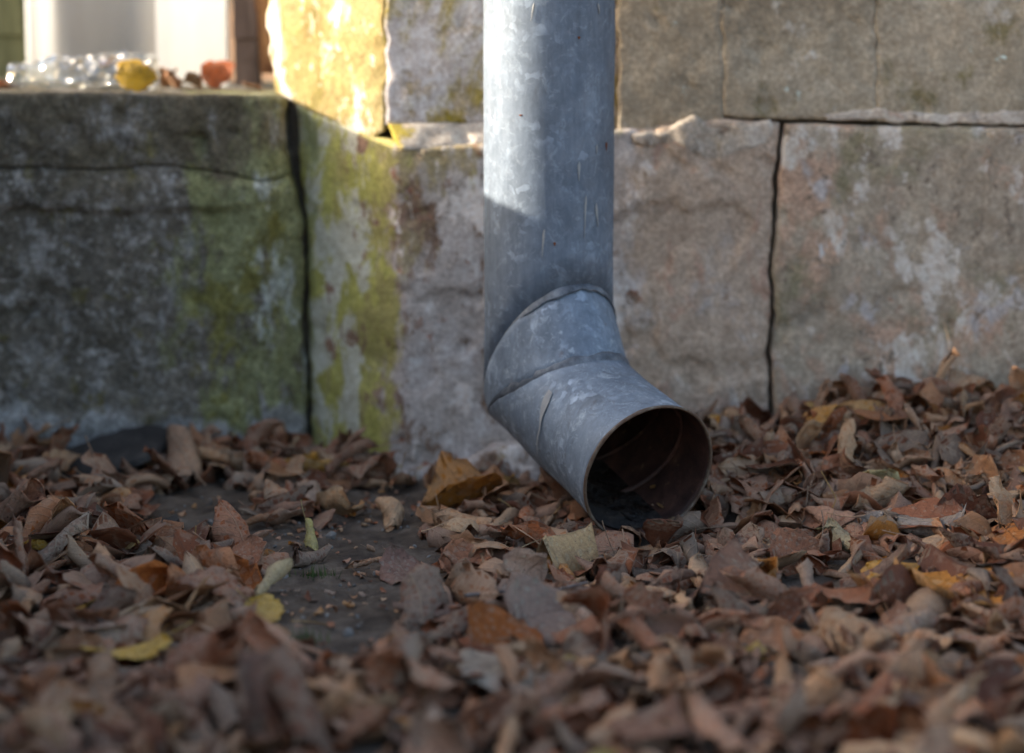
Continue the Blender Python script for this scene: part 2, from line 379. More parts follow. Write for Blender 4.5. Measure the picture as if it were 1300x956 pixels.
# ---------------------------------------------------------------- stone ledge on the left
YL = 0.205
LEDP = [((0, YL, 0), (0.02, -1, 0)), ((on_plane(np.array([356.0, 300.0]), (0, YL, 0), (0, -1, 0))[0], YL + 0.006, 0), (0.62, -0.78, 0))]
ledge = empty('stone_ledge', 'low lichen spotted stone ledge with a horizontal crack, left of the pier', 'ledge', (-0.5, 0.3, 0))
li = Vector((0.5, -0.3, 0))
ledge_r = [(360, 128), (357, 150), (362, 180), (366, 222)]
crk_t = [(-260, 214), (0, 213), (60, 214), (90, 215), (130, 217), (160, 214), (180, 210), (230, 213), (280, 220), (330, 231), (350, 229), (366, 222)]
crk_b = [(x, y + 0.9) for x, y in crk_t]
def exT(X, Y, P):
    lip = 0.005 * sstep(0.0, 0.3, fbm(P, 18, 3, 5)) * (1 - sstep(180, 205, Y))
    hole = -0.012 * np.exp(-(((X - 258) / 6) ** 2 + ((Y - 182) / 9) ** 2)) - 0.008 * np.exp(-(((X - 248) / 14) ** 2 + ((Y - 174) / 4) ** 2)) - 0.008 * np.exp(-(((X - 297) / 9) ** 2 + ((Y - 168) / 5) ** 2))
    return lip + hole
o = block('stone_block', ledge, m_ledge_top, [(-260, 118), (-260, 214)], ledge_r, [(-260, 118), (0, 119), (100, 118), (200, 119), (300, 121), (345, 122), (360, 128)],
          crk_t, LEDP, seed=12, amp=0.0045, rnd=0.002, depth=0.42, bsteps=14, extra=exT, jit=1.6, step=4.0); o.location = li
def exL(X, Y, P):
    edge = 262 + 10 * fbm(np.stack([X / 70, X * 0, X * 0], -1), 1.0, 3, 8)
    lip = 0.007 * (1 - sstep(edge - 4, edge + 8, Y)) * (1 - sstep(300, 345, X)) * sstep(216, 240, Y)
    base = 0.007 * sstep(516, 526, Y + 6 * fbm(np.stack([X / 50, X * 0, X * 0], -1), 1.0, 3, 9) + (X - 150) * 0.04)
    return lip + base * (1 - sstep(260, 330, X))
o = block('stone_block', ledge, m_ledge, [(-260, 214.9), (-260, 650)], [(366, 222.9), (376, 262), (383.5, 280), (387.5, 330), (385, 400), (387.5, 450), (391, 510), (387, 545), (384, 650)], crk_b,
          [(-260, 650), (384, 650)], LEDP, seed=13, amp=0.0042, rnd=0.002, depth=0.3, extra=exL, step=4.0, jit=1.6); o.location = li
xl = float(on_plane(np.array([-264.0, 300.0]), (0, YL, 0), (0, -1, 0))[0])
plain_block(xl - 0.5, xl - 0.003, -0.05, 0.372, YL, YL + 0.4, m_ledge, 40, 'stone_block', ledge, li)
xe = float(on_plane(np.array([352.0, 300.0]), (0, YL, 0), (0, -1, 0))[0])
o = obj('ledge_core', boxmesh('ledge_core', xl, xe, YL + 0.03, YL + 0.39, -0.1, 0.355, m_core), ledge); o.location = li

# added low wall, unseen at left, to keep the foot of the wall shaded
blocker = empty('sun_blocker_wall', 'unseen low stone wall added left of the ledge to block the sun', 'sun blocker', (-0.82, -1.0, 0))
pz = 0.296 + math.tan(SUN_EL) / math.cos(SUN_AZ) * 0.69
y = 0.200
for i, ln in enumerate([0.62, 0.7, 0.66, 0.72, 0.7]):
    plain_block(-0.93, -0.75, -0.05, pz * 0.5 - 0.003, y - ln + 0.006, y, m_ledge, 50 + i, 'stone_block', blocker, Vector((0.82, 1.0, 0)))
    plain_block(-0.93, -0.75, pz * 0.5, pz, y - ln * 1.0 + 0.006, y + (0.045 if i == 0 else 0), m_ledge_top, 60 + i, 'stone_block', blocker, Vector((0.82, 1.0, 0)))
    y -= ln

# ---------------------------------------------------------------- behind the ledge: white door panel with folds added for light and shade, posts
t = NT('white_door_paint'); P = t.obj()
c = t.mix(t.rng(t.noise(t.scaled(P, (1, 1, 0.15)), 22, 5), 0.45, 0.75), (0.70, 0.73, 0.77), (0.60, 0.62, 0.66))
m_white = t.done(c, 0.6, 0, t.bump(t.noise(P, 40, 4), 0.15, 0.002), 0.3)
def wood(name, c1, c2, c3):
    t = NT(name); P = t.obj(); g = t.noise(t.scaled(P, (1, 1, 0.06)), 90, 6, 0.65, 0.4)
    c = t.ramp(g, [(0.3, c1), (0.5, c2), (0.72, c3)])
    c = t.mix(t.rng(t.noise(P, 16, 5), 0.55, 0.7), c, c1)
    return t.done(c, 0.85, 0, t.bump(g, 0.6, 0.003))
m_wood = wood('weathered_brown_wood', lin(82, 70, 64), lin(116, 102, 94), lin(146, 132, 122))
m_peel = wood('peeling_wood', lin(92, 62, 44), lin(150, 118, 90), lin(190, 164, 134))
m_olive = wood('olive_painted_wood', lin(104, 104, 74), lin(130, 130, 92), lin(150, 148, 108))
pts = [(-0.592, 0.575), (-0.58, 0.568), (-0.555, 0.545), (-0.54, 0.54), (-0.52, 0.548), (-0.49, 0.562), (-0.475, 0.568), (-0.462, 0.560), (-0.43, 0.528), (-0.39, 0.49), (-0.345, 0.452)]  # folds invented so that the sun leaves bright and shaded bands
def fold(pts, th=0.0012):
    p = np.array(pts); d = np.gradient(p, axis=0); nn = np.stack([-d[:, 1], d[:, 0]], -1); nn /= np.linalg.norm(nn, axis=1)[:, None]
    return np.concatenate([p, (p + nn * th)[::-1]])
def extrude_plan(name, plan, z0, z1, mat, smooth=True):
    n = len(plan); V = [(x, y, z0) for x, y in plan] + [(x, y, z1) for x, y in plan]
    F = [[i, (i + 1) % n, n + (i + 1) % n, n + i] for i in range(n)]
    F += [[i, i + 1, n - 2 - i, n - 1 - i][::-1] for i in range(n // 2 - 1)] + [[n + i, n + i + 1, 2 * n - 2 - i, 2 * n - 1 - i] for i in range(n // 2 - 1)]
    return mesh(name, V, F, [mat], smooth)
pp = resample(pts, 60); k = np.array([0.25, 0.5, 0.25])
for _ in range(3):
    pp[1:-1] = 0.25 * pp[:-2] + 0.5 * pp[1:-1] + 0.25 * pp[2:]
o = obj('door_panel', extrude_plan('door_panel', fold(pp), 0.37, 1.5, m_white))
tag(o, 'white door panel behind the stone ledge, folds added to set bright and dark bands', 'door panel')
def board(name, x0, x1, y0, y1, z0, z1, mat, seed, taper=0.0):
    import bmesh
    bm = bmesh.new(); bmesh.ops.create_cube(bm, size=1.0)
    bmesh.ops.bevel(bm, geom=bm.edges[:], offset=0.06, segments=2, affect='EDGES')
    for v in bm.verts: v.co = Vector(((v.co.x + .5) * (x1 - x0) + x0, (v.co.y + .5) * (y1 - y0) + y0, (v.co.z + .5) * (z1 - z0) + z0))
    bmesh.ops.bisect_plane
    for k in range(1, 24):
        z = z0 + (z1 - z0) * k / 24.0
        bmesh.ops.bisect_plane(bm, geom=bm.verts[:] + bm.edges[:] + bm.faces[:], plane_co=(0, 0, z), plane_no=(0, 0, 1))
    for v in bm.verts:
        v.co.x += mnoise.noise(Vector((seed, 0, v.co.z * 11))) * 0.0035 + taper * (v.co.z - z0) * (-1 if v.co.x < (x0 + x1) / 2 else 0)
        v.co.y += mnoise.noise(Vector((seed + 7, 3, v.co.z * 9))) * 0.002
    me = bpy.data.meshes.new(name); bm.to_mesh(me); bm.free(); me.materials.append(mat); me.polygons.foreach_set('use_smooth', [False] * len(me.polygons))
    return obj(name, me)
px2x = lambda px, y: float(on_plane(np.array([px, 60.0]), (0, y, 0), (0, -1, 0))[0])
tag(board('olive_post', px2x(-60, 0.66), px2x(36, 0.66), 0.66, 0.74, 0.36, 1.5, m_olive, 1), 'olive green painted wooden post at the left edge behind the bottle', 'post')
tag(board('door_post', px2x(296, 0.44), px2x(328, 0.44), 0.44, 0.50, 0.36, 1.5, m_wood, 2), 'dark brown wooden post beside the bright white panel', 'post')
tag(board('wooden_batten', px2x(327, 0.365), px2x(347, 0.365), 0.365, 0.385, 0.392, 1.5, m_peel, 3, 0.02), 'narrow peeling light brown batten against the yellow stone', 'batten')

# ---------------------------------------------------------------- ground
def terrain(x, y):
    x = np.asarray(x, float); y = np.asarray(y, float)
    r = 0.052 * sstep(-0.22, 0.11, y) * sstep(0.05, 0.20, x) + 0.022 * sstep(-0.03, 0.12, y) * sstep(0.17, 0.30, x) - 0.024 * np.exp(-(((x - 0.085) / 0.06) ** 2 + ((y + 0.235) / 0.05) ** 2))
    r = r + 0.014 * sstep(0.1, 0.5, x) * sstep(-0.5, -0.2, y)
    l = 0.008 * sstep(0.1, 0.2, y) * sstep(-0.25, -0.35, x)
    p = gpt(235, 665); hol = -0.012 * np.exp(-(((x - p[0]) / 0.05) ** 2 + ((y - p[1]) / 0.05) ** 2))
    dens = np.exp(-((x / 2.5) ** 2 + (y / 2.5) ** 2))
    P = np.stack([x, y, np.zeros_like(x)], -1)
    n = 0.010 * fbm(P, 5, 3, 3) + 0.005 * fbm(P, 24, 3, 4)
    return (r + l + hol + n * (0.55 + 0.45 * sstep(0.2, 0.6, np.hypot(x, y)))) * dens
def axis_pts(lo, hi, st, far):
    a = np.arange(lo, hi + st / 2, st); g = []; s = st; v = hi
    while v < far: s *= 1.35; v += s; g.append(v)
    h = []; s = st; v = lo
    while v > -far: s *= 1.35; v -= s; h.append(v)
    return np.r_[h[::-1], a, g]
gx, gy = axis_pts(-0.7, 0.75, 0.0055, 400), axis_pts(-0.95, 0.26, 0.0055, 400)
GX, GY = np.meshgrid(gx, gy)
near = np.exp(-(np.hypot(GX, GY) / 1.4) ** 4)
GP = np.stack([GX, GY, GX * 0], -1)
GZ = terrain(GX, GY) + near * (0.006 * fbm(GP, 60, 4, 6))
GZ = np.where((GY > 0.45) & (GX < 2.2), GZ - 0.0, GZ)
idx = np.arange(GX.size).reshape(GX.shape)
F = np.stack([idx[:-1, :-1], idx[:-1, 1:], idx[1:, 1:], idx[1:, :-1]], -1).reshape(-1, 4)
t = NT('soil'); P = t.obj()
c = t.ramp(t.noise(P, 26, 8, 0.68, 0.3), [(0.3, lin(48, 41, 36, 2.2)), (0.5, lin(72, 63, 55, 2.4)), (0.7, lin(98, 88, 78, 2.4))])
c = t.mix(t.rng(t.voro(P, 240), 0.12, 0.06), c, lin(122, 114, 106, 1.4))
far = t.n('ShaderNodeVectorMath', operation='LENGTH'); t.l(P, far.inputs[0])
c2 = t.ramp(t.noise(P, 14, 8, 0.7), [(0.3, lin(96, 72, 54, 1.3)), (0.5, lin(140, 108, 80, 1.3)), (0.7, lin(166, 134, 92, 1.3))])
c = t.mix(t.rng(far.outputs['Value'], 1.3, 2.2), c, c2)
nb = t.bump(t.noise(P, 60, 8, 0.72), 1.0, 0.012); nb = t.bump(t.noise(P, 420, 3, 0.7), 0.6, 0.0015, nb)
m_soil = t.done(c, 0.95, 0, nb, 0.15)
ground = obj('ground', mesh('ground', np.stack([GX, GY, GZ], -1).reshape(-1, 3), F, [m_soil]))
tag(ground, 'dark bare earth at the foot of the wall', kind='structure')

# ---------------------------------------------------------------- downpipe
RP = 0.06; AZ, DEC = R(27.5), R(16.5); ZH, H1, H2, LO = 0.0728, 0.141, 0.129, 0.237
Hh = np.array([math.sin(AZ), -math.cos(AZ), 0]); Dd = np.array([Hh[0] * math.cos(DEC), Hh[1] * math.cos(DEC), -math.sin(DEC)])
Ee = np.array([Hh[0] * math.sin(DEC), Hh[1] * math.sin(DEC), math.cos(DEC)]); Tt = np.array([-Hh[1], Hh[0], 0.0])
Ax = np.array([0, 0, ZH]) - RP * Hh + RP * Ee
NPH = 96
ph = np.linspace(0, 2 * math.pi, NPH, endpoint=False); Q = np.cos(ph)[:, None]; Sn = np.sin(ph)[:, None]
def ring_shaft(z, rad=RP): return rad * Q * Hh + rad * Sn * Tt + np.array([0, 0, 1.0]) * z
def ring1(rad, dz=0.0): return rad * Q * Hh + rad * Sn * Tt + np.array([0, 0, 1.0]) * (ZH + dz + H1 * (1 + Q) / 2)
def ring2(rad, ds=0.0): return Ax + rad * Q * Ee + rad * Sn * Tt + Dd * (ds + H2 * (1 + Q) / 2)
def ringo(k, rad):
    s = H2 * (1 + Q) / 2; return Ax + rad * Q * Ee + rad * Sn * Tt + Dd * (s + (LO - s) * k)
def dent(rings, amp, seed):
    out = []
    for r_ in rings:
        c = r_.mean(0); n = r_ - c; n /= np.linalg.norm(n, axis=1)[:, None]
        out.append(r_ + n * (amp * fbm(r_, 16, 3, seed))[:, None])
    return out
def loft(name, rings, mat, close=False, flip=False, mi=None):
    V = np.concatenate(rings); F = []; M = []
    for i in range(len(rings) - (0 if close else 1)):
        a0 = i * NPH; b0 = ((i + 1) % len(rings)) * NPH
        for j in range(NPH):
            q = (j + 1) % NPH; f = [a0 + j, a0 + q, b0 + q, b0 + j]
            F.append(f[::-1] if flip else f)
            if mi is not None: M.append(mi[i])
    return mesh(name, V, F, mat if isinstance(mat, list) else [mat], True, M if mi is not None else None)

def zinc(name, spangle, dark, light, rust=0.0):
    t = NT(name); P = t.obj()
    w1 = t.scaled(P, (1, 1, 0.5))
    wob = t.n('ShaderNodeVectorMath', operation='ADD'); nz = t.n('ShaderNodeTexNoise'); t.l(P, nz.inputs['Vector']); nz.inputs['Scale'].default_value = 60
    vm = t.n('ShaderNodeVectorMath', operation='SCALE'); t.l(nz.outputs['Color'], vm.inputs[0]); vm.inputs['Scale'].default_value = 0.02
    t.l(P, wob.inputs[0]); t.l(vm.outputs[0], wob.inputs[1])
    cell = t.voro(wob.outputs[0], 130, 'F1', 'Color'); cx = t.xyz(cell)[0]
    base = t.ramp(t.noise(P, 14, 6, 0.6, 0.5), [(0.3, dark), (0.52, tuple(0.5 * (a + b) for a, b in zip(dark, light))), (0.75, light)])
    sp = t.rng(cx, 0.62, 0.98, 0.0, spangle)
    msk = t.rng(t.noise(P, 22, 4, 0.6), 0.46, 0.62)
    c = t.mix(t.math('MULTIPLY', sp, msk), base, lin(160, 174, 190, 1.1))
    fine = t.noise(t.scaled(P, (1, 1, 0.12)), 170, 4, 0.7)
    c = t.mix(0.3, c, t.ramp(fine, [(0.3, (0.3, 0.3, 0.31)), (0.5, (0.5, 0.5, 0.5)), (0.72, (0.8, 0.8, 0.78))]), 'OVERLAY')
    chalk = t.rng(t.noise(wob.outputs[0], 46 + 60 * spangle, 8, 0.75, 1.2), 0.52, 0.66, 0, spangle * 0.85)
    c = t.mix(chalk, c, lin(158, 170, 180, 1.15))
    grime = t.rng(t.noise(t.scaled(P, (1, 1, 0.35), (4, 2, 1)), 30, 7, 0.7, 0.6), 0.55, 0.72, 0, 0.6)
    c = t.mix(grime, c, lin(82, 86, 92, 1.2))
    if rust: c = t.mix(t.rng(t.noise(P, 60, 6, 0.7), 0.62, 0.72, 0, rust), c, lin(104, 70, 50))
    ro = t.rng(t.noise(P, 50, 5, 0.65), 0.3, 0.7, 0.5, 0.78)
    nb = t.bump(fine, 0.12, 0.0008); nb = t.bump(chalk, 0.35, 0.0006, nb); nb = t.bump(t.noise(P, 12, 3), 0.2, 0.004, nb)
    blot = t.noise(t.scaled(P, (1, 1, 0.7), (2, 7, 1)), 75, 6, 0.7, 0.8)
    c = t.mix(0.55, c, t.ramp(blot, [(0.3, (0.34, 0.34, 0.34)), (0.5, (0.5, 0.5, 0.5)), (0.7, (0.68, 0.68, 0.67))]), 'OVERLAY')
    return t.done(c, ro, 0.25, nb, 0.35)
m_zinc = zinc('galvanised_steel', 0.42, lin(94, 103, 114, 1.1), lin(118, 129, 142, 1.1))
m_zinc2 = zinc('galvanised_steel_worn', 0.85, lin(90, 100, 112, 1.2), lin(122, 134, 147, 1.2), 0.35)
t = NT('rusty_pipe_inside'); P = t.obj()
c = t.ramp(t.noise(P, 30, 7, 0.7, 0.5), [(0.3, lin(42, 29, 26)), (0.5, lin(74, 50, 42)), (0.72, lin(106, 72, 57))])
c = t.mix(t.rng(t.noise(P, 90, 5), 0.64, 0.7), c, lin(122, 96, 70))
m_inside = t.done(c, 0.6, 0, t.bump(t.noise(P, 80, 6, 0.7), 0.6, 0.0025), 0.35)
t = NT('dark_solder'); P = t.obj()
m_seam = t.done(t.ramp(t.noise(P, 80, 6, 0.7), [(0.3, lin(72, 76, 82)), (0.5, lin(104, 110, 118)), (0.7, lin(140, 146, 152))]), 0.6, 0.3, t.bump(t.noise(P, 260, 4), 0.4, 0.001))
t = NT('rim_edge'); P = t.obj()
m_rim = t.done(t.ramp(t.noise(P, 70, 6, 0.7), [(0.3, lin(78, 54, 42, 1.1)), (0.52, lin(104, 88, 74, 1.1)), (0.75, lin(146, 142, 132, 1.1))]), 0.6, 0.2, t.bump(t.noise(P, 200, 4), 0.5, 0.001))

pipe = empty('downpipe', 'grey galvanised metal downpipe with an angled outlet just above the leaves', 'drainpipe')
zs = [0.0] + list(np.linspace(0.004, 1, 60))
TOPZ = 1.75
TH = 0.0016
def shaft_rings(rad):
    out = []
    for k in np.linspace(0, 1, 50):
        z = (ZH + H1 * (1 + Q) / 2); out.append(rad * Q * Hh + rad * Sn * Tt + np.array([0, 0, 1.0]) * (z + (TOPZ - z) * k))
    return dent(out, 0.0010, 61)
so_ = shaft_rings(RP); si_ = shaft_rings(RP - TH)
obj('pipe_shaft', loft('pipe_shaft', so_ + si_[::-1], [m_zinc, m_inside], True, True, [0] * 49 + [0] + [1] * 49 + [1]), pipe)
a1, a2 = ring1(RP + 0.0006, -0.0005), ring2(RP + 0.0006, 0.0005)
a1i, a2i = ring1(RP - TH, -0.0005), ring2(RP - TH, 0.0005)
def mids(a, b, n=9):
    out = []
    for k in np.linspace(0, 1, n):
        c = a * (1 - k) + b * k
        out.append(c)
    return out
go = dent(mids(a1, a2), 0.0016, 62); gi = dent(mids(a1i, a2i), 0.0012, 62)
elbow = obj('elbow', loft('elbow', go + gi[::-1], [m_zinc2, m_inside], True, False, [0] * 8 + [0] + [1] * 8 + [1]), pipe)
flare = lambda k: 1 + 0.050 * k ** 2 + 0.012 * math.exp(-((1 - k) / 0.04) ** 2)
oo = dent([ringo(k, RP * flare(k)) for k in np.linspace(0, 1, 34)], 0.0022, 63)
oi = dent([ringo(k, RP * flare(k) - TH) for k in np.linspace(0, 1, 34)], 0.0022, 63)
outlet = obj('outlet', loft('outlet', oo + oi[::-1], [m_zinc2, m_inside], True, False, [0] * 33 + [0] + [1] * 33 + [1]), pipe)
def bead(name, ring, rad, parent, mat, squash=1.0, keep=None):
    V = []; F = []; m = len(ring); NS = 8
    c = ring.mean(0); tang = np.roll(ring, -1, 0) - np.roll(ring, 1, 0); tang /= np.linalg.norm(tang, axis=1)[:, None]
    out = ring - c; out -= (out * tang).sum(1)[:, None] * tang; out /= np.linalg.norm(out, axis=1)[:, None]
    bi = np.cross(tang, out)
    rr = (rad if keep is None else rad * keep) * (1 + (0.35 if keep is None else 0.75) * fbm(ring, 90, 4, 9))
    for k in range(NS):
        a = 2 * math.pi * k / NS
        V.append(ring + (out * math.cos(a) * squash + bi * math.sin(a)) * rr[:, None])
    V = np.stack(V, 1).reshape(-1, 3)
    for i in range(m):
        j = (i + 1) % m
        for k in range(NS):
            q = (k + 1) % NS; F.append([i * NS + k, j * NS + k, j * NS + q, i * NS + q])
    return obj(name, mesh(name, V, F, [mat]), parent)
kp = 0.06 + 0.94 * sstep(-0.05, 0.75, np.cos(ph - 0.25)); kp2 = 0.10 + 0.90 * sstep(-0.45, 0.5, np.cos(ph))
bead('seam', ring1(RP + 0.0004), 0.0066, elbow, m_seam, 0.20, kp)
bead('seam', ring2(RP + 0.0004), 0.0056, elbow, m_seam, 0.22, kp2)
bead('seam', ring2(RP - TH - 0.0016), 0.0022, outlet, m_inside, 0.8)
bead('inner_ridge', ringo(0.72, RP * flare(0.72) - TH - 0.0024), 0.0028, outlet, m_inside, 0.8)
bead('inner_ridge', ringo(0.22, RP * flare(0.22) - TH - 0.0024), 0.0028, outlet, m_inside, 0.8)
bead('inner_ridge', ringo(0.45, RP * flare(0.45) - TH - 0.0022), 0.0024, outlet, m_inside, 0.8)
bead('rim', oo[-1] * 0.5 + oi[-1] * 0.5 + Dd * 0.0004, 0.0017, outlet, m_rim, 0.9)
# wet silt along the bottom of the outlet
V, F = [], []; NA, NSi = 15, 22
for i in range(NSi):
    sg = 0.10 + 0.128 * i / (NSi - 1)
    for j in range(NA):
        u_ = -1 + 2 * j / (NA - 1); a = math.pi + u_ * 0.62 + 0.1
        base = Ax + Dd * sg + (RP * flare(sg / LO) - TH - 0.0012) * (math.cos(a) * Ee + math.sin(a) * Tt)
        h = 0.008 * (1 - u_ * u_) * (1 + 0.6 * float(fbm(np.array([[sg, u_ * 0.03, 0.3]]), 70, 3, 5)[0])) * min(1, (NSi - 1 - i) / 3.0 + 0.12)
        V.append(base + Ee * (h - 0.001))
for i in range(NSi - 1):
    for j in range(NA - 1): F.append([i * NA + j, i * NA + j + 1, (i + 1) * NA + j + 1, (i + 1) * NA + j])
t = NT('wet_silt'); P = t.obj()
m_silt = t.done(t.ramp(t.noise(P, 90, 6, 0.7), [(0.3, lin(22, 18, 16)), (0.55, lin(44, 36, 31)), (0.75, lin(84, 70, 56))]), t.rng(t.noise(P, 40, 3), 0.4, 0.6, 0.15, 0.7), 0, t.bump(t.noise(P, 150, 6, 0.7), 0.9, 0.004), 0.5)
obj('silt', mesh('silt', V, F, [m_silt]), outlet)
# pale drip marks and specks on the shaft
t = NT('pale_drip'); m_drip = t.done(t.mix(t.noise(t.obj(), 120, 4), lin(128, 132, 136, 1.1), lin(166, 164, 158, 1.1)), 0.85)
t = NT('rust_speck'); m_rust = t.done(t.mix(t.noise(t.obj(), 200, 4), lin(92, 52, 36), lin(130, 80, 54)), 0.9)
def mark(x, y, ln, wd, mat, name='drip_mark', lean=0.0, surf='shaft'):
    c0 = on_plane(np.array([x, y]), (0, -0.05, 0), (0, -1, 0))
    xs = np.clip(c0[0], -RP * 0.96, RP * 0.96); V = []; F = []; m_px = 2.17 / FPX; nseg = 10
    for i in range(nseg + 1):
        k = i / nseg; z = c0[2] - ln * m_px * k
        wv = wd * m_px * 0.5 * (math.sin(math.pi * min(1, k * 1.6 + 0.1)) if k < 0.3 else (1 - k) * 1.1 + 0.12)
        for s in (-1, 0, 1):
            xx = np.clip(xs + s * wv + lean * m_px * k, -RP * .985, RP * .985)
            r_ = RP + 0.0004 + (0.0006 if s == 0 else 0)
            V.append((xx, -math.sqrt(r_ * r_ - xx * xx), z))
    for i in range(nseg):
        for s in range(2):
            a = i * 3 + s; F.append([a, a + 3, a + 4, a + 1])
    return obj(name, mesh(name, V, F, [mat]), pipe)
for a in [(735, 205, 24, 4, 0), (758, 184, 13, 3, 0), (744, 248, 54, 3, -2), (757, 258, 32, 3.5, 3), (691, 290, 36, 3.5, -3), (678, 4, 22, 3, -4), (760, 4, 14, 2.5, 2)]:
    mark(a[0], a[1], a[2], a[3], m_drip, 'drip_mark', a[4])
for a in [(704, 306, 5, 4), (661, 145, 2.5, 6), (771, 182, 12, 3), (735, 46, 4, 4)]:
    mark(a[0], a[1], a[2], a[3], m_rust, 'rust_speck')
# drip running down the outlet's side
def side_drip(path, wd):
    V = []; F = []; p = resample(path, 20)
    for i, (a, sg) in enumerate(p):
        k = i / 19; w_ = wd * (0.25 + 1.0 * math.exp(-((k - 0.15) / 0.2) ** 2)) * (1 - k ** 4)
        for s_ in (-1, 0, 1):
            kk = (sg + s_ * w_) / LO; r_ = RP * flare(max(0, (kk - 0.3) / 0.7)) + 0.0016 + (0.0004 if s_ == 0 else 0)
            V.append(Ax + r_ * (math.cos(a) * Ee + math.sin(a) * Tt) + Dd * (sg + s_ * w_))
    for i in range(19):
        for q in range(2):
            a = i * 3 + q; F.append([a, a + 3, a + 4, a + 1])
    return obj('drip_mark', mesh('drip_mark', V, F, [m_drip]), outlet)
side_drip([(-0.95, 0.136), (-1.2, 0.140), (-1.5, 0.146), (-2.0, 0.142)], 0.0042)

# ---------------------------------------------------------------- leaves
def leaf_geo(seed, nu, nv, kind):
    g = np.random.default_rng(seed)
    u = np.linspace(0, 1, nu); v = np.linspace(-1, 1, nv)
    U, Vv = np.meshgrid(u, v, indexing='ij')
    wid = g.uniform(0.40, 0.50)
    wu = wid * np.sin(math.pi * np.clip(U, 0.0, 1) ** g.uniform(0.58, 0.72)) ** 0.72
    wu = np.maximum(wu, 0.012) * (1 - 0.25 * sstep(0.75, 0.98, U))
    jag = 1 + 0.08 * g.standard_normal(U.shape) * (np.abs(Vv) > 0.97)
    asym = 1 + g.uniform(-0.12, 0.12) * np.sign(Vv)
    if kind in ('torn', 'scrap'):
        bite = g.uniform(0.2, 0.8); jag = jag * (1 - 0.55 * np.exp(-((U - bite) / 0.13) ** 2) * (Vv > 0))
    X = U - 0.45 + 0.10 * (np.abs(Vv) ** 2) * (1 - U) ** 3 * -1.6 + 0.03 * g.standard_normal(U.shape) * (np.abs(Vv) > 0.97)
    Y = Vv * wu * jag * asym
    Y = Y + g.uniform(-0.15, 0.15) * (U - 0.5) ** 2
    if kind == 'scrap': X *= 0.55
    flat = np.stack([X, Y, X * 0 + seed * 1.37], -1)
    wr = {'flat': 0.03, 'cup': 0.055, 'roll': 0.035, 'crum': 0.13, 'torn': 0.06, 'scrap': 0.05, 'tent': 0.03}[kind]
    z = wr * fbm(flat, 3.2, 3, seed) + wr * 0.4 * fbm(flat, 9, 2, seed + 3)
    z = z + 0.022 * np.sin((U * 1.15 - np.abs(Vv) * 0.32) * 2 * math.pi * 7) * sstep(0.05, 0.3, np.abs(Vv)) * g.uniform(0.5, 1.3)
    z = z + np.abs(Y) * {'tent': -1.5}.get(kind, g.uniform(-0.25, 0.45))
    z = z + 0.05 * sstep(0.8, 1, np.abs(Vv)) * fbm(flat, 5, 2, seed + 5) * 2
    k0 = {'flat': g.uniform(0.3, 1.1), 'cup': g.uniform(2.8, 5.2), 'roll': g.uniform(6.0, 10.5), 'crum': g.uniform(2.5, 4.5), 'torn': g.uniform(0.8, 2.5), 'scrap': g.uniform(1, 4), 'tent': 0.6}[kind]
    th = g.normal(0, 0.45) if kind in ('roll', 'cup') else g.uniform(-1.5, 1.5)
    def bend(P3, th, k0, cone, shift, tight):
        ct, st = math.cos(th), math.sin(th)
        s = P3[..., 0] * ct + P3[..., 1] * st; tt = -P3[..., 0] * st + P3[..., 1] * ct + shift; zz = P3[..., 2]
        k = k0 * np.clip(1 + cone * s, 0.35, 2.2)
        n_ = 30; cx = np.zeros_like(tt); cz = np.zeros_like(tt); ang = np.zeros_like(tt); dt = tt / n_
        for i in range(n_):
            loc = np.abs(dt * (i + 0.5)); ang_n = ang + k * dt * (1 + tight * loc)
            am = 0.5 * (ang + ang_n); cx = cx + np.cos(am) * dt; cz = cz + np.sin(am) * np.sign(1) * dt; ang = ang_n
        nx_, nz_ = -np.sin(ang), np.cos(ang)
        tx = cx + nx_ * zz; tz = cz + nz_ * zz
        return np.stack([s * ct - tx * st, s * st + tx * ct, tz], -1)
    P3 = np.stack([X, Y, z], -1)
    P3 = bend(P3, th, k0, g.uniform(-0.9, 0.9), g.uniform(-0.25, 0.25) if kind != 'roll' else g.uniform(-0.4, 0.4), g.uniform(0.0, 1.5))
    P3 = bend(P3, th + math.pi / 2, g.uniform(-1.4, 1.4), 0, 0, 0)
    if kind == 'crum': P3 = bend(P3, th + 1.0, g.uniform(2, 4), 0.3, 0.1, 0.5)
    P3 = P3 + 0.02 * np.stack([fbm(P3, 4, 2, seed + 11), fbm(P3, 4, 2, seed + 12), fbm(P3, 4, 2, seed + 13)], -1)
    uv = np.stack([U, Vv * wu + 0.5], -1)
    return P3, uv
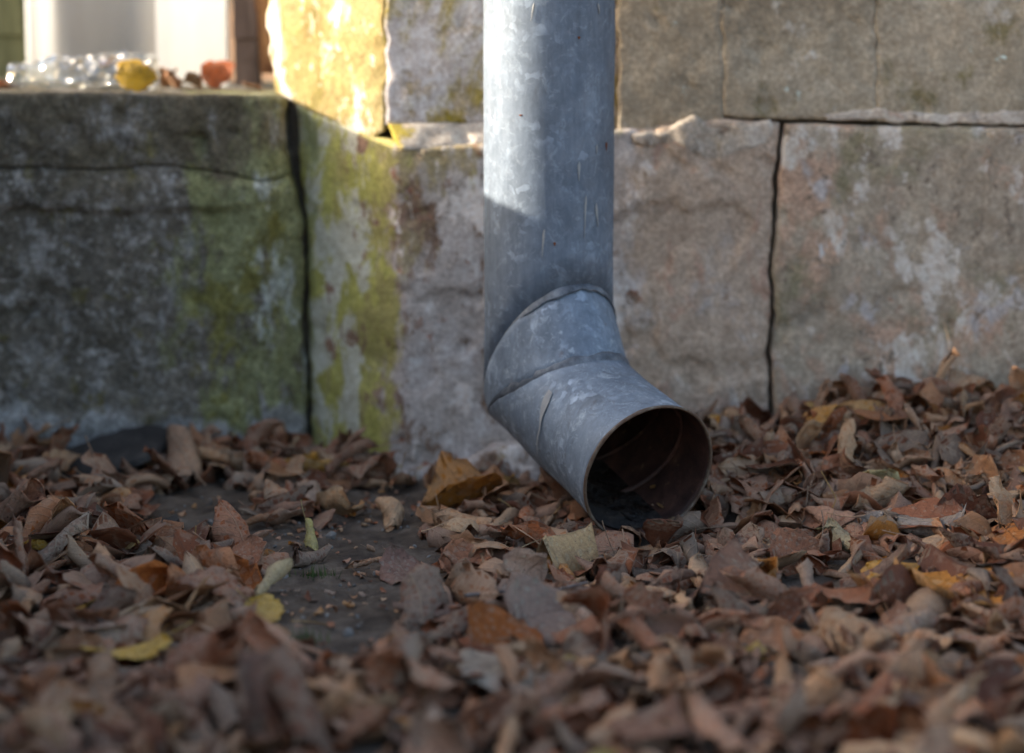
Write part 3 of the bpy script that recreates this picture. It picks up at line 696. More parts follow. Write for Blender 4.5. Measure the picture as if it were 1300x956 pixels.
def leaf_shell(P3, uv, th=0.006, stem=None):
    nu, nv = P3.shape[:2]
    du = np.gradient(P3, axis=0); dv = np.gradient(P3, axis=1); N = np.cross(du, dv); N /= np.maximum(np.linalg.norm(N, axis=-1, keepdims=True), 1e-9)
    n = nu * nv; A = (P3 + N * th / 2).reshape(-1, 3); B = (P3 - N * th / 2).reshape(-1, 3)
    idx = np.arange(n).reshape(nu, nv)
    f = np.stack([idx[:-1, :-1], idx[1:, :-1], idx[1:, 1:], idx[:-1, 1:]], -1).reshape(-1, 4)
    loop = np.r_[idx[0, :], idx[1:, -1], idx[-1, -2::-1], idx[-2:0:-1, 0]]; lp = np.roll(loop, -1)
    rim = np.stack([loop, lp, lp + n, loop + n], -1)
    F = np.concatenate([f, f[:, ::-1] + n, rim]); M = np.r_[np.zeros(len(f)), np.ones(len(f)), np.zeros(len(rim))].astype(int)
    V = np.concatenate([A, B]); UV = np.concatenate([uv.reshape(-1, 2)] * 2)
    if stem is not None:
        j = nv // 2; p0 = P3[0, j]; d = P3[0, j] - P3[min(2, nu - 1), j]; d = d / (np.linalg.norm(d) + 1e-9); g = np.random.default_rng(stem)
        side = np.cross(d, (0, 0, 1)); side /= np.linalg.norm(side) + 1e-9; c1, c2 = g.uniform(-0.25, 0.25, 2); rad = 0.011; ring = []
        for i in range(6):
            k = i / 5; c = p0 - d * 0.04 + d * 0.6 * k + side * c1 * k * k + np.array([0, 0, 1]) * c2 * k * k
            r_ = rad * (1 + 0.6 * (k > 0.95)); up = np.cross(side, d)
            ring.append([c + r_ * (math.cos(a) * side + math.sin(a) * up) for a in (0, 2.094, 4.189)])
        b = len(V); V = np.concatenate([V, np.array(ring).reshape(-1, 3)]); UV = np.concatenate([UV, np.full((18, 2), 0.5)]); ff = []
        for i in range(5):
            for q in range(3): ff.append([b + i * 3 + q, b + i * 3 + (q + 1) % 3, b + i * 3 + 3 + (q + 1) % 3, b + i * 3 + 3 + q])
        F = np.concatenate([F, np.array(ff)]); M = np.r_[M, np.ones(len(ff), int)]
    return V, F, M, UV

def leafmat(name, under, attr):
    t = NT(name)
    if attr: a = t.n('ShaderNodeAttribute'); a.attribute_name = 'leaf_colour'; col = a.outputs['Color']; seedv = a.outputs['Fac']
    else: oi_ = t.n('ShaderNodeObjectInfo'); col = oi_.outputs['Color']; seedv = oi_.outputs['Random']
    uvn = t.n('ShaderNodeUVMap'); uv = uvn.outputs[0]; X = t.xyz(uv)
    v = t.math('ABSOLUTE', t.math('SUBTRACT', X[1], 0.5))
    mid = t.rng(v, 0.022, 0.008)
    phs = t.math('FRACT', t.math('MULTIPLY', t.math('SUBTRACT', X[0], t.math('MULTIPLY', v, 0.75)), 8.0))
    sec = t.rng(t.math('ABSOLUTE', t.math('SUBTRACT', phs, 0.5)), 0.10, 0.03)
    vein = t.math('MAXIMUM', mid, t.math('MULTIPLY', sec, 0.6))
    off = t.n('ShaderNodeVectorMath', operation='ADD'); t.l(t.obj(), off.inputs[0])
    cmb = t.n('ShaderNodeCombineXYZ'); t.l(t.math('MULTIPLY', seedv, 37.0), cmb.inputs[0]); t.l(cmb.outputs[0], off.inputs[1])
    P = off.outputs[0]; sc = 1.0 if not attr else 20.0
    c = col
    if under: c = t.mix(0.34, c, lin(158, 138, 118, 1.2))
    else: c = t.mix(0.28, c, lin(150, 82, 42))
    big = t.noise(P, 2.2 * sc, 5, 0.65)
    c = t.mix(t.rng(big, 0.46, 0.68, 0, 0.65), c, t.mix(0.55, c, lin(70, 50, 42), 'MIX'))
    c = t.mix(t.rng(t.noise(t.scaled(P, (1, 1, 1), (5, 3, 1)), 3.6 * sc, 5, 0.6), 0.52, 0.66, 0, 0.5), c, t.mix(0.5, c, lin(168, 150, 128)))
    fine = t.noise(P, 24 * sc, 4, 0.7)
    c = t.mix(0.4, c, t.ramp(fine, [(0.3, (0.25, 0.24, 0.24)), (0.5, (0.5, 0.5, 0.5)), (0.72, (0.75, 0.75, 0.73))]), 'OVERLAY')
    c = t.mix(t.rng(t.voro(P, 9 * sc), 0.14, 0.06, 0, 0.75), c, lin(48, 34, 28))
    c = t.mix(t.math('MULTIPLY', vein, 0.5), c, t.mix(0.5, c, lin(190, 164, 134) if under else lin(96, 70, 54)))
    nb = t.bump(vein, 0.6 if under else 0.4, 0.02 if not attr else 0.001)
    nb = t.bump(t.noise(P, 12 * sc, 5, 0.7), 0.5, 0.03 if not attr else 0.0015, nb)
    return t.done(c, 0.66, 0, nb, 0.35)
ML = (leafmat('leaf_upper', False, False), leafmat('leaf_under', True, False))
MS = (leafmat('litter_upper', False, True), leafmat('litter_under', True, True))
KINDS = ['flat', 'cup', 'roll', 'crum', 'torn', 'tent', 'scrap']
BANK = {}; LOW = {}
for ki, k in enumerate(KINDS):
    nvar = {'flat': 7, 'cup': 12, 'roll': 14, 'crum': 12, 'torn': 8, 'tent': 4, 'scrap': 5}[k]
    BANK[k] = []; LOW[k] = []
    for q in range(nvar):
        P3, uv = leaf_geo(100 + ki * 40 + q, 13, 11, k)
        V, F, M, UV = leaf_shell(P3, uv, 0.006, stem=(q if q % 3 == 0 else None))
        c = V.mean(0); V = V - c
        BANK[k].append((mesh('fallen_leaf_' + k, V, F, ML, True, M, UV), V))
        P3, uv = leaf_geo(700 + ki * 40 + q, 10, 8, k)
        V, F, M, UV = leaf_shell(P3, uv, 0.006, stem=(q if q % 4 == 0 else None)); V = V - V.mean(0)
        LOW[k].append((V, F, M, UV))

# stacking height field
HX0, HY0, HC = -0.78, -1.05, 0.006
HNX, HNY = int(1.66 / HC), int(1.27 / HC)
hx = HX0 + HC * np.arange(HNX); hy = HY0 + HC * np.arange(HNY)
HXX, HYY = np.meshgrid(hx, hy, indexing='ij'); HT = terrain(HXX, HYY)
def foot(x, y, r_):
    i, j = (x - HX0) / HC, (y - HY0) / HC; n = max(1, int(r_ / HC)); i, j = int(i), int(j)
    return slice(max(0, i - n), min(HNX, i + n + 1)), slice(max(0, j - n), min(HNY, j + n + 1))
def wall_y(x):
    """how far back litter can lie at this x"""
    return np.where(x < xe, YL - 0.012, np.where(x < xa, YL - 0.012 - (x - xe) * (YL - YF + 0.01) / (xa - xe), YF - 0.022))
def in_pipe(x, y, marg=0.0):
    p = np.array([x, y]) - Ax[:2]; d = Hh[:2]; s = p @ d; l_ = abs(p @ np.array([-d[1], d[0]]))
    return 0.115 < s < LO * math.cos(DEC) + 0.012 + marg and l_ < 0.048 + marg
PATCH = [(460, 715, 112, 62), (410, 765, 80, 52), (530, 645, 66, 20), (250, 655, 74, 38), (455, 650, 50, 18), (475, 790, 84, 46), (345, 690, 44, 18), (215, 672, 50, 22), (125, 600, 62, 22)]
PAT = []
for x, y, a, b in PATCH:
    c = gpt(x, y); ex = gpt(x + a, y)[0] - c[0]; ey = gpt(x, y - b)[1] - c[1]; PAT.append((c[0], c[1], ex, ey))
def density(x, y):
    d = 1.0
    for cx, cy, ex, ey in PAT:
        d = min(d, 1 - math.exp(-(((x - cx) / ex) ** 2 + ((y - cy) / ey) ** 2) ** 3) * 1.25)
    return max(0.0, d)
def settle(V, scale, rot, x, y, sink=0.5):
    Rm = np.array(rot.to_matrix()); W = (V * scale) @ Rm.T
    rad = 0.5 * max(np.ptp(W[:, 0]), np.ptp(W[:, 1])); sx, sy = foot(x, y, rad * 0.62)
    h = np.percentile(HT[sx, sy], 62) if HT[sx, sy].size else 0.0
    mn, mx = np.percentile(W[:, 2], 4), W[:, 2].max()
    z = h - mn - sink * min(0.010, (mx - mn) * 0.4) + 0.0008
    return W, z, rad, h, mx - mn
def lift(x, y, rad, amount):
    sx, sy = foot(x, y, rad * 0.7); xx, yy = HXX[sx, sy] - x, HYY[sx, sy] - y
    HT[sx, sy] += amount * np.exp(-((xx ** 2 + yy ** 2) / (rad * 0.62) ** 2))
def randrot(tilt=0.4, flip=None, yaw=None):
    yaw = random.uniform(0, 2 * math.pi) if yaw is None else yaw
    fl = (random.random() < 0.5) if flip is None else flip
    return (Matrix.Rotation(yaw, 3, 'Z') @ Matrix.Rotation(random.gauss(0, tilt), 3, 'X') @ Matrix.Rotation(random.gauss(0, tilt) + (math.pi if fl else 0), 3, 'Y')).to_euler()
LK = 1.38
PAL = {'pinkish brown': [lin(154, 106, 79, LK), lin(140, 92, 68, LK), lin(164, 116, 89, LK)], 'dark brown': [lin(86, 54, 41, LK), lin(70, 46, 36, LK)],
       'tan': [lin(182, 136, 96, LK), lin(192, 150, 110, LK), lin(172, 124, 88, LK)], 'greyish brown': [lin(138, 112, 94, LK), lin(150, 126, 108, LK), lin(118, 96, 82, LK)],
       'rust brown': [lin(156, 88, 48, LK), lin(140, 76, 42, LK)], 'orange': [lin(186, 104, 40, LK)], 'yellow': [lin(204, 148, 36, LK), lin(198, 156, 48, LK)], 'amber': [lin(176, 114, 38, LK)]}
PW = [('pinkish brown', 32), ('dark brown', 14), ('tan', 32), ('greyish brown', 11), ('rust brown', 16), ('orange', 2), ('yellow', 0.6), ('amber', 3)]
def pick_col():
    nme = random.choices([a for a, _ in PW], [b for _, b in PW])[0]; c = random.choice(PAL[nme]); s = random.uniform(0.62, 1.3)
    return nme, tuple(min(0.9, q * s) for q in c)
FORM = {'flat': 'flat', 'cup': 'cupped', 'roll': 'rolled up', 'crum': 'crumpled', 'torn': 'torn', 'tent': 'folded', 'scrap': 'small broken'}

# bottom layers: joined litter
AV, AF, AM, AU, AC = [], [], [], [], []; nv_ = 0
def add_low(x, y, sc, tilt):
    global nv_
    k = random.choices(KINDS, [1.4, 6, 6, 3.5, 3, 0.8, 1])[0]; V, F, M, UV = random.choice(LOW[k])
    W, z, rad, h, ht = settle(V, sc, randrot(tilt), x, y)
    _, c = pick_col(); c = tuple(q * 0.55 for q in c)  # lower leaves darkened: shade of the gaps put into their colour
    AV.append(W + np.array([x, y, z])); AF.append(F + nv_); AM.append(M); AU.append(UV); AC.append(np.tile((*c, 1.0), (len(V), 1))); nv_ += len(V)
    lift(x, y, rad, min(0.004, ht * 0.26))
count = 0
while count < 2900:
    x, y = random.uniform(-0.74, 0.82), random.uniform(-1.0, 0.19)
    if y > wall_y(x) or in_pipe(x, y, -0.020): continue
    if random.random() > density(x, y) ** 1.6: continue
    add_low(x, y, 0.026 if in_pipe(x, y) else random.uniform(0.028, 0.056) * (0.6 if density(x, y) < 0.6 else 1), 0.35); count += 1
count = 0
while count < 700:
    x, y = random.uniform(0.06, 0.62), random.uniform(-0.12, 0.11)
    if y > wall_y(x) or in_pipe(x, y): continue
    add_low(x, y, random.uniform(0.024, 0.046), 0.5); count += 1
count = 0
while count < 160:
    x = random.uniform(-0.6, -0.16); y = wall_y(x) - abs(random.gauss(0, 0.03))
    if density(x, y) < 0.7: continue
    add_low(x, y, random.uniform(0.024, 0.05), 0.6); count += 1
# crumbs on the bare soil
for _ in range(260):
    cx, cy, ex, ey = random.choice(PAT); x, y = random.gauss(cx, ex * 0.8), random.gauss(cy, ey * 0.8)
    if y > wall_y(x) or in_pipe(x, y): continue
    k = 'scrap'; V, F, M, UV = random.choice(LOW[k]); W, z, *_r = settle(V, random.uniform(0.005, 0.016), randrot(0.3), x, y)
    nme, c = pick_col(); AV.append(W + np.array([x, y, z])); AF.append(F + nv_); AM.append(M); AU.append(UV); AC.append(np.tile((*c, 1.0), (len(V), 1))); nv_ += len(V)
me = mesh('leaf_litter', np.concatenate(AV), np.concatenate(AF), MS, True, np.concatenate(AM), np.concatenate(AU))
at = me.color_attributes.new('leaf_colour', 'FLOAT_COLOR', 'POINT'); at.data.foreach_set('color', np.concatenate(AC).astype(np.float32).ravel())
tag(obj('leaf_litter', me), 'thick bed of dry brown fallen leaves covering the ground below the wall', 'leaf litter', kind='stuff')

LEAVES = []       # (object, colour name, form, pixel)
def place(kind, x, y, size, colname, colour=None, yaw=None, flip=None, tilt=0.35, label=None, var=None, rot=None, dz=0.0, up=0.5):
    me, V = (random.choice(BANK[kind]) if var is None else BANK[kind][var % len(BANK[kind])])
    r_ = rot if rot is not None else randrot(tilt, flip, yaw)
    W, z, rad, h, ht = settle(V, size, r_, x, y, up)
    o = obj('fallen_leaf', me); o.location = (x, y, z + dz); o.scale = (size,) * 3; o.rotation_euler = r_
    c = colour if colour is not None else random.choice(PAL[colname]); o.color = (*c, 1)
    lift(x, y, rad, min(0.008, ht * 0.32))
    o['category'] = 'leaf'; o['group'] = 'fallen leaves on the ground'
    if label: o['label'] = label
    else: LEAVES.append((o, colname, FORM[kind], (x, y, z)))
    return o
def hero(px, py, wpx, kind, colname, label, z=0.0, **k):
    p = gpt(px, py, z); depth = (min(p[1], wall_y(p[0])) - CAM[1]); size = wpx * depth / FPX * 1.15
    return place(kind, float(p[0]), float(min(p[1], wall_y(p[0]))), size, colname, label=label, **k)
HERO = [
 (520, 722, 78, 'flat', 'greyish brown', 'broad flat greyish brown leaf lying on the right edge of the bare soil', dict(tilt=.12, colour=lin(122, 100, 90, LK))),
 (470, 706, 56, 'roll', 'tan', 'pale rolled leaf with a dark open end alone on the bare soil', dict(yaw=.7, tilt=.1)),
 (540, 668, 74, 'roll', 'pinkish brown', 'pinkish rolled leaf on the soil below the foot of the pier', dict(yaw=.5, tilt=.1)),
 (590, 672, 60, 'torn', 'tan', 'ragged tan leaf beside the moss tuft in front of the pier', dict(tilt=.2)),
 (580, 632, 84, 'tent', 'amber', 'tan and amber leaf folded like a tent at the foot of the pier', dict(tilt=.1, yaw=.4)),
 (575, 706, 46, 'cup', 'rust brown', 'small rust brown cupped leaf right of the broad flat leaf', {}),
 (405, 588, 74, 'cup', 'yellow', 'mustard yellow leaf standing at the base of the green pier', dict(tilt=.2, colour=lin(176, 128, 44, LK))),
 (350, 585, 66, 'cup', 'rust brown', 'rust brown leaf beside the mustard leaf below the vertical joint', dict(tilt=.4)),
 (230, 590, 84, 'cup', 'tan', 'large tan leaf propped against the foot of the stone ledge', dict(tilt=.5, colour=lin(160, 124, 98, LK))),
 (252, 575, 70, 'roll', 'tan', 'tan rolled leaf leaning behind the large propped leaf at the ledge', dict(yaw=1.1, tilt=.5)),
 (210, 600, 66, 'flat', 'pinkish brown', 'pinkish flat leaf below the leaves propped at the ledge', dict(tilt=.5)),
 (80, 600, 50, 'torn', 'tan', 'tan pointed leaf standing in front of the dark slate shard', dict(tilt=.7)),
 (365, 640, 62, 'roll', 'pinkish brown', 'ribbed pinkish rolled leaf left of the bare soil', dict(yaw=.35, tilt=.08)),
 (325, 622, 54, 'roll', 'tan', 'thin tan cigar shaped leaf behind the ribbed rolled leaf', dict(yaw=.3, tilt=.08)),
 (425, 640, 66, 'crum', 'tan', 'crumpled light tan leaf on the soil before the pier', dict(colour=lin(178, 136, 92, LK))),
 (318, 705, 54, 'flat', 'pinkish brown', 'flat pinkish leaf with serrated edge left of the bare soil', dict(tilt=.25)),
 (398, 700, 56, 'roll', 'greyish brown', 'grey pink rolled leaf at the left edge of the bare soil', dict(yaw=.9, tilt=.1)),
 (395, 682, 40, 'cup', 'yellow', 'small pale yellow green leaf at the left edge of the bare soil', dict(colour=lin(178, 166, 92, LK))),
 (155, 815, 92, 'flat', 'yellow', 'large bright yellow leaf with green mottling near the lower left corner', dict(tilt=.25, colour=lin(206, 160, 36, 1.25))),
 (335, 775, 54, 'flat', 'yellow', 'yellow brown spotted leaf under a pale cupped leaf, left foreground', dict(tilt=.3, colour=lin(190, 150, 44, LK))),
 (345, 742, 60, 'cup', 'tan', 'pale straw coloured cupped leaf above the yellow spotted leaf', dict(colour=lin(184, 162, 118, LK), yaw=.5)),
 (50, 692, 40, 'cup', 'yellow', 'small yellow leaf at the far left, halfway up the litter', dict(colour=lin(206, 156, 40, LK))),
 (165, 690, 44, 'cup', 'yellow', 'small straw yellow cupped leaf below the dark soil hollow', dict(colour=lin(176, 148, 86, LK))),
 (270, 755, 74, 'flat', 'pinkish brown', 'broad pinkish brown leaf standing in the left foreground', dict(tilt=.55)),
 (230, 770, 56, 'tent', 'tan', 'tan folded leaf beside the broad pinkish leaf, left foreground', dict(tilt=.4)),
 (60, 820, 70, 'torn', 'pinkish brown', 'brown leaf with a dark hole at the lower left', {}),
 (350, 835, 44, 'cup', 'yellow', 'small round yellowish leaf at the bottom left foreground', dict(colour=lin(186, 150, 60, LK))),
 (690, 700, 76, 'roll', 'tan', 'light tan leaf rolled to a point, left of the pipe mouth', dict(yaw=.45, tilt=.12, colour=lin(178, 140, 96, LK))),
 (722, 706, 58, 'tent', 'tan', 'pale cream folded leaf leaning below the pipe outlet', dict(yaw=.6, tilt=.08, colour=lin(186, 160, 118, LK))),
 (765, 698, 58, 'flat', 'pinkish brown', 'pointed pinkish leaf standing upright below the left side of the pipe mouth', dict(tilt=.8)),
 (800, 690, 52, 'torn', 'tan', 'mottled tan leaf scrap touching the lower lip of the pipe', dict(tilt=.3)),
 (733, 728, 46, 'roll', 'tan', 'short cream rolled leaf standing below the folded cream leaf', dict(yaw=1.3)),
 (705, 780, 108, 'flat', 'greyish brown', 'wide grey leaf with parallel veins in the middle foreground', dict(tilt=.18, colour=lin(128, 118, 108, LK))),
 (640, 845, 130, 'flat', 'greyish brown', 'very large blurred pale grey leaf at the bottom middle', dict(tilt=.2, colour=lin(148, 138, 124, LK))),
 (570, 835, 80, 'roll', 'pinkish brown', 'blurred pinkish rolled leaf left of the very large grey leaf', dict(yaw=.6)),
 (555, 770, 90, 'roll', 'pinkish brown', 'long brown rolled leaf below the bare soil', dict(yaw=.2, colour=lin(112, 84, 74, LK))),
 (490, 835, 66, 'torn', 'rust brown', 'rust orange torn leaf at the bottom, left of the blurred rolled leaf', {}),
 (1130, 720, 70, 'flat', 'yellow', 'golden yellow leaf with dark spots behind the big amber leaf', dict(tilt=.2, colour=lin(204, 146, 30, 1.2))),
 (1225, 748, 165, 'flat', 'amber', 'very big mottled amber leaf at the right foreground', dict(tilt=.22, colour=lin(176, 120, 48, 1.4), flip=False)),
 (1292, 690, 90, 'flat', 'amber', 'orange amber leaf cut by the right edge of the photo', dict(tilt=.35, colour=lin(164, 104, 48, LK))),
 (955, 825, 46, 'cup', 'yellow', 'small yellow leaf in the right centre foreground', dict(colour=lin(204, 160, 48, 1.2))),
 (928, 822, 30, 'cup', 'greyish brown', 'small pale green leaf beside the small yellow foreground leaf', dict(colour=lin(140, 160, 132, LK))),
 (1053, 625, 34, 'flat', 'yellow', 'tiny pale yellow leaf in the middle of the right litter', dict(colour=lin(184, 172, 104, LK), tilt=.3)),
 (1050, 675, 34, 'flat', 'greyish brown', 'small dull green leaf below the tiny pale yellow one', dict(colour=lin(104, 112, 78, LK))),
 (1118, 540, 46, 'torn', 'yellow', 'pale yellow green torn leaf near the foot of the right wall', dict(colour=lin(184, 172, 120, LK))),
 (1075, 580, 66, 'cup', 'tan', 'pale olive tan leaf amid the litter right of the pipe', dict(colour=lin(164, 152, 116, LK))),
 (905, 530, 54, 'cup', 'yellow', 'yellow leaf against the wall just behind the pipe mouth', dict(colour=lin(190, 142, 44, LK))),
 (1035, 520, 50, 'flat', 'orange', 'orange yellow leaf upright against the wall right of the crack', dict(tilt=.7, colour=lin(196, 136, 46, LK))),
 (1090, 510, 60, 'cup', 'amber', 'amber leaf at the top of the pile against the right wall', dict(colour=lin(164, 116, 48, LK))),
 (1190, 470, 56, 'cup', 'dark brown', 'dark brown leaf on the crest of the pile against the right wall', dict(tilt=.5)),
 (1130, 620, 90, 'roll', 'greyish brown', 'large pale grey rolled leaf in the right litter', dict(yaw=.1, tilt=.1, colour=lin(146, 134, 124, LK))),
 (1180, 612, 84, 'roll', 'greyish brown', 'second pale grey rolled leaf, right of the large rolled one', dict(yaw=2.9, tilt=.1, colour=lin(150, 138, 128, LK))),
 (1195, 660, 92, 'flat', 'pinkish brown', 'broad flat pinkish leaf with clear veins in the right litter', dict(tilt=.22, yaw=.2)),
 (1250, 632, 80, 'roll', 'tan', 'tan rolled leaf near the right edge above the amber leaf', dict(yaw=2.7, colour=lin(164, 134, 104, LK))),
 (1045, 698, 60, 'roll', 'greyish brown', 'grey leaf rolled to a cone, right of the pipe mouth', dict(yaw=.9, colour=lin(140, 122, 112, LK))),
 (975, 590, 56, 'cup', 'pinkish brown', 'pinkish brown leaf just right of the pipe mouth', {}),
 (930, 660, 80, 'crum', 'dark brown', 'dark crumpled brown leaf right of the pipe mouth', dict(colour=lin(78, 60, 54, LK))),
 (940, 700, 66, 'torn', 'greyish brown', 'grey brown leaf standing below the dark crumpled leaf', dict(tilt=.6)),
 (835, 725, 60, 'cup', 'dark brown', 'dark brown cupped leaf with a round hollow in front of the pipe mouth', {}),
]
# the other top leaves, one object each
NTOP = 300 - len(HERO); tries = 0; cells = []
for hx_, hy_, wpx, *_r in HERO:
    p = gpt(hx_, hy_, 0.03); cells.append((float(p[0]), float(p[1])))
made = 0
while made < NTOP and tries < 40000:
    tries += 1
    px, py = random.uniform(-10, 1310), 480 + 480 * random.random() ** 0.9
    p = gpt(px, py, 0.012); z = float(terrain(p[0], p[1])); p = gpt(px, py, z + 0.012); x, y = float(p[0]), float(p[1])
    if not (HX0 + .05 < x < HX0 + 1.6 and HY0 + 0.05 < y) or y > wall_y(x) - 0.004 or in_pipe(x, y, 0.006): continue
    if random.random() > density(x, y) ** 5 + 0.010: continue
    md = min((x - a) ** 2 + (y - b) ** 2 for a, b in cells)
    if md < (0.034 if tries < 15000 else 0.027) ** 2: continue
    cn, c = pick_col(); kind = random.choices(KINDS, [1.6, 6, 10, 6, 3, 1.0, 0.4])[0]
    near_wall = y > wall_y(x) - 0.05
    place(kind, x, y, (0.72 if near_wall else 1.0) * random.choice([random.uniform(0.038, 0.054), random.uniform(0.050, 0.074)]), cn, colour=c, tilt=0.5)
    cells.append((x, y)); made += 1
for hx_, hy_, wpx, kind, cn, lab, kw in HERO:
    z0 = 0.0
    for _ in range(5):
        q = gpt(hx_, hy_, z0 + 0.010); sx, sy = foot(float(q[0]), float(min(q[1], wall_y(q[0]))), 0.02); z0 = float(np.median(HT[sx, sy]))
    hero(hx_, hy_, wpx, kind, cn, lab, z=z0 + 0.010, up=0.15, **kw)
# a label for each, by look and by place, counted from the left where several look alike
def where(px, py):
    if px < 330: col_ = 'below the stone ledge' if py < 660 else 'in the left litter' if py < 770 else 'in the lower left foreground'
    elif px < 600: col_ = 'at the foot of the pier' if py < 650 else 'around the bare soil' if py < 790 else 'in the foreground below the bare soil'
    elif px < 760: col_ = 'under the bend of the pipe' if py < 680 else 'left of and below the pipe mouth' if py < 790 else 'in the middle foreground'
    elif px < 920: col_ = 'beside the pipe mouth' if py < 680 else 'just in front of the pipe mouth' if py < 790 else 'in the foreground below the pipe mouth'
    elif px < 1110: col_ = 'along the wall right of the pipe' if py < 560 else 'in the litter right of the pipe mouth' if py < 700 else 'in the right centre foreground'
    else: col_ = 'along the foot of the right wall' if py < 540 else 'in the litter at the far right' if py < 720 else 'in the lower right foreground'
    return col_
grp = {}
for o, cn, fm, p in LEAVES:
    q = proj(np.array(p)); grp.setdefault((fm, cn, where(*q)), []).append((q[0], o))
ORD = ['leftmost', 'second from left', 'third from left', 'fourth from left', 'fifth from left', 'sixth from left', 'seventh from left', 'eighth from left']
for (fm, cn, wh), ls in grp.items():
    ls.sort(key=lambda a: a[0])
    for i, (_, o) in enumerate(ls):
        if len(ls) == 1: o['label'] = f'{fm} {cn} leaf {wh}'
        else: o['label'] = f'{fm} {cn} leaf {wh}, {"rightmost" if i == len(ls) - 1 else ORD[min(i, 7)]}'

# ---------------------------------------------------------------- small things on the ground
t = NT('dark_slate'); P = t.obj()
m_slate = t.done(t.ramp(t.noise(P, 30, 7, 0.65), [(0.3, lin(36, 34, 33, 1.2)), (0.55, lin(54, 51, 49, 1.2)), (0.75, lin(84, 79, 74, 1.2))]), 0.8, 0, t.bump(t.noise(P, 60, 6, 0.7), 0.6, 0.004))
def shard(name, outline, th, mat, loc, rot):
    n = len(outline); V = [(x, y, th / 2) for x, y in outline] + [(x * 1.03, y * 1.03, -th / 2) for x, y in outline]
    F = [list(range(n)), list(range(2 * n - 1, n - 1, -1))] + [[i, n + i, n + (i + 1) % n, (i + 1) % n] for i in range(n)]
    o = obj(name, mesh(name, V, F, [mat], False)); o.location = loc; o.rotation_euler = rot; return o
ol = []
for x, y in resample([(-0.085, -0.028), (-0.07, -0.014), (-0.03, 0.03), (0.005, 0.05), (0.05, 0.062), (0.075, 0.045), (0.072, 0.01), (0.045, -0.02), (0.012, -0.045), (-0.03, -0.04), (-0.06, -0.03), (-0.085, -0.028)], 40)[:-1]:
    ol.append((x * 0.92 + 0.006 * mnoise.noise(Vector((x * 120, y * 120, 1))), y * 0.9 + 0.006 * mnoise.noise(Vector((x * 120, y * 120, 5)))))
p = gpt(104, 606, 0.02)
tag(shard('slate_shard', ol, 0.006, m_slate, (float(p[0]), YL - 0.078, 0.020), (R(17), R(-7), R(4))), 'dark grey broken slate shard leaning on the foot of the ledge', 'slate')
p = gpt(205, 672, 0.004)
tag(shard('bark_chip', [(-0.024, -0.006), (-0.005, -0.008), (0.02, -0.004), (0.026, 0.004), (0.006, 0.007), (-0.02, 0.004)], 0.005, m_slate, (float(p[0]), float(p[1]), 0.006), (R(10), R(-8), R(58))),
    'dark flat bark chip lying in the soil hollow below the ledge', 'bark chip')
m_twig = wood('grey_twig', lin(84, 76, 72), lin(116, 106, 100), lin(148, 138, 130))
m_stalk = wood('straw_stalk', lin(120, 92, 58), lin(156, 124, 80), lin(186, 156, 108))
def tube(name, pts, r0, r1, mat, ns=6):
    p = resample3(pts, 18); V = []; F = []
    for i, c in enumerate(p):
        d = p[min(i + 1, len(p) - 1)] - p[max(i - 1, 0)]; d /= np.linalg.norm(d) + 1e-9; s = np.cross(d, (0.1, 0.2, 1)); s /= np.linalg.norm(s); u_ = np.cross(s, d)
        rr = (r0 + (r1 - r0) * i / (len(p) - 1)) * (1 + 0.15 * math.sin(i * 2.3))
        V += [c + rr * (math.cos(2 * math.pi * k / ns) * s + math.sin(2 * math.pi * k / ns) * u_) for k in range(ns)]
    for i in range(len(p) - 1):
        for k in range(ns): F.append([i * ns + k, i * ns + (k + 1) % ns, (i + 1) * ns + (k + 1) % ns, (i + 1) * ns + k])
    F += [list(range(ns))[::-1], list(range((len(p) - 1) * ns, len(p) * ns))]
    return obj(name, mesh(name, V, F, [mat]))
def resample3(pts, n):
    p = np.asarray(pts, float); d = np.r_[0, np.cumsum(np.linalg.norm(np.diff(p, axis=0), axis=1))]; s = np.linspace(0, d[-1], n)
    q = np.stack([np.interp(s, d, p[:, i]) for i in range(3)], -1)
    for _ in range(3): q[1:-1] = 0.25 * q[:-2] + 0.5 * q[1:-1] + 0.25 * q[2:]
    return q
def top_at(x, y):
    sx, sy = foot(x, y, 0.012); return float(np.max(HT[sx, sy])) if HT[sx, sy].size else 0.0
def gtwig(name, pxs, r0, r1, mat, label, rise=0.004, lifts=None):
    pts = []
    for i, (a, b) in enumerate(pxs):
        z = 0.0
        for _ in range(3): q = gpt(a, b, z); z = top_at(q[0], q[1]) + rise + (lifts[i] if lifts else 0)
        pts.append((q[0], q[1], z))
    return tag(tube(name, pts, r0, r1, mat), label, 'twig', 'twigs and stalks in the litter')
gtwig('twig', [(590, 752), (640, 750), (690, 753), (745, 742)], 0.0017, 0.0011, m_twig, 'thin grey twig lying across the leaves in the middle foreground', 0.007)
gtwig('twig', [(60, 792), (110, 786), (130, 790)], 0.0016, 0.001, m_twig, 'dark thin twig in the left foreground litter', 0.006)
def stalk(pxs, r0, r1, label):
    z = 0.0
    for _ in range(3):
        q = gpt(*pxs[0], z); q[1] = min(q[1], wall_y(q[0]) - 0.01); z = min(0.12, top_at(q[0], q[1]))
    k = (q[1] - CAM[1]) / FPX
    pts = [(q[0] + (a - pxs[0][0]) * k, q[1] - 0.15 * (pxs[0][1] - b) * k, z + 0.002 + (pxs[0][1] - b) * k) for a, b in pxs]
    return tag(tube('leaf_stalk', pts, r0, r1, m_stalk), label, 'twig', 'twigs and stalks in the litter')
stalk([(655, 656), (645, 644), (632, 636)], 0.0008, 0.0005, 'short straw stalk leaning under the bend of the pipe')
stalk([(690, 668), (702, 657), (712, 646)], 0.0006, 0.0005, 'thin straw stalk pointing up at the side of the outlet')
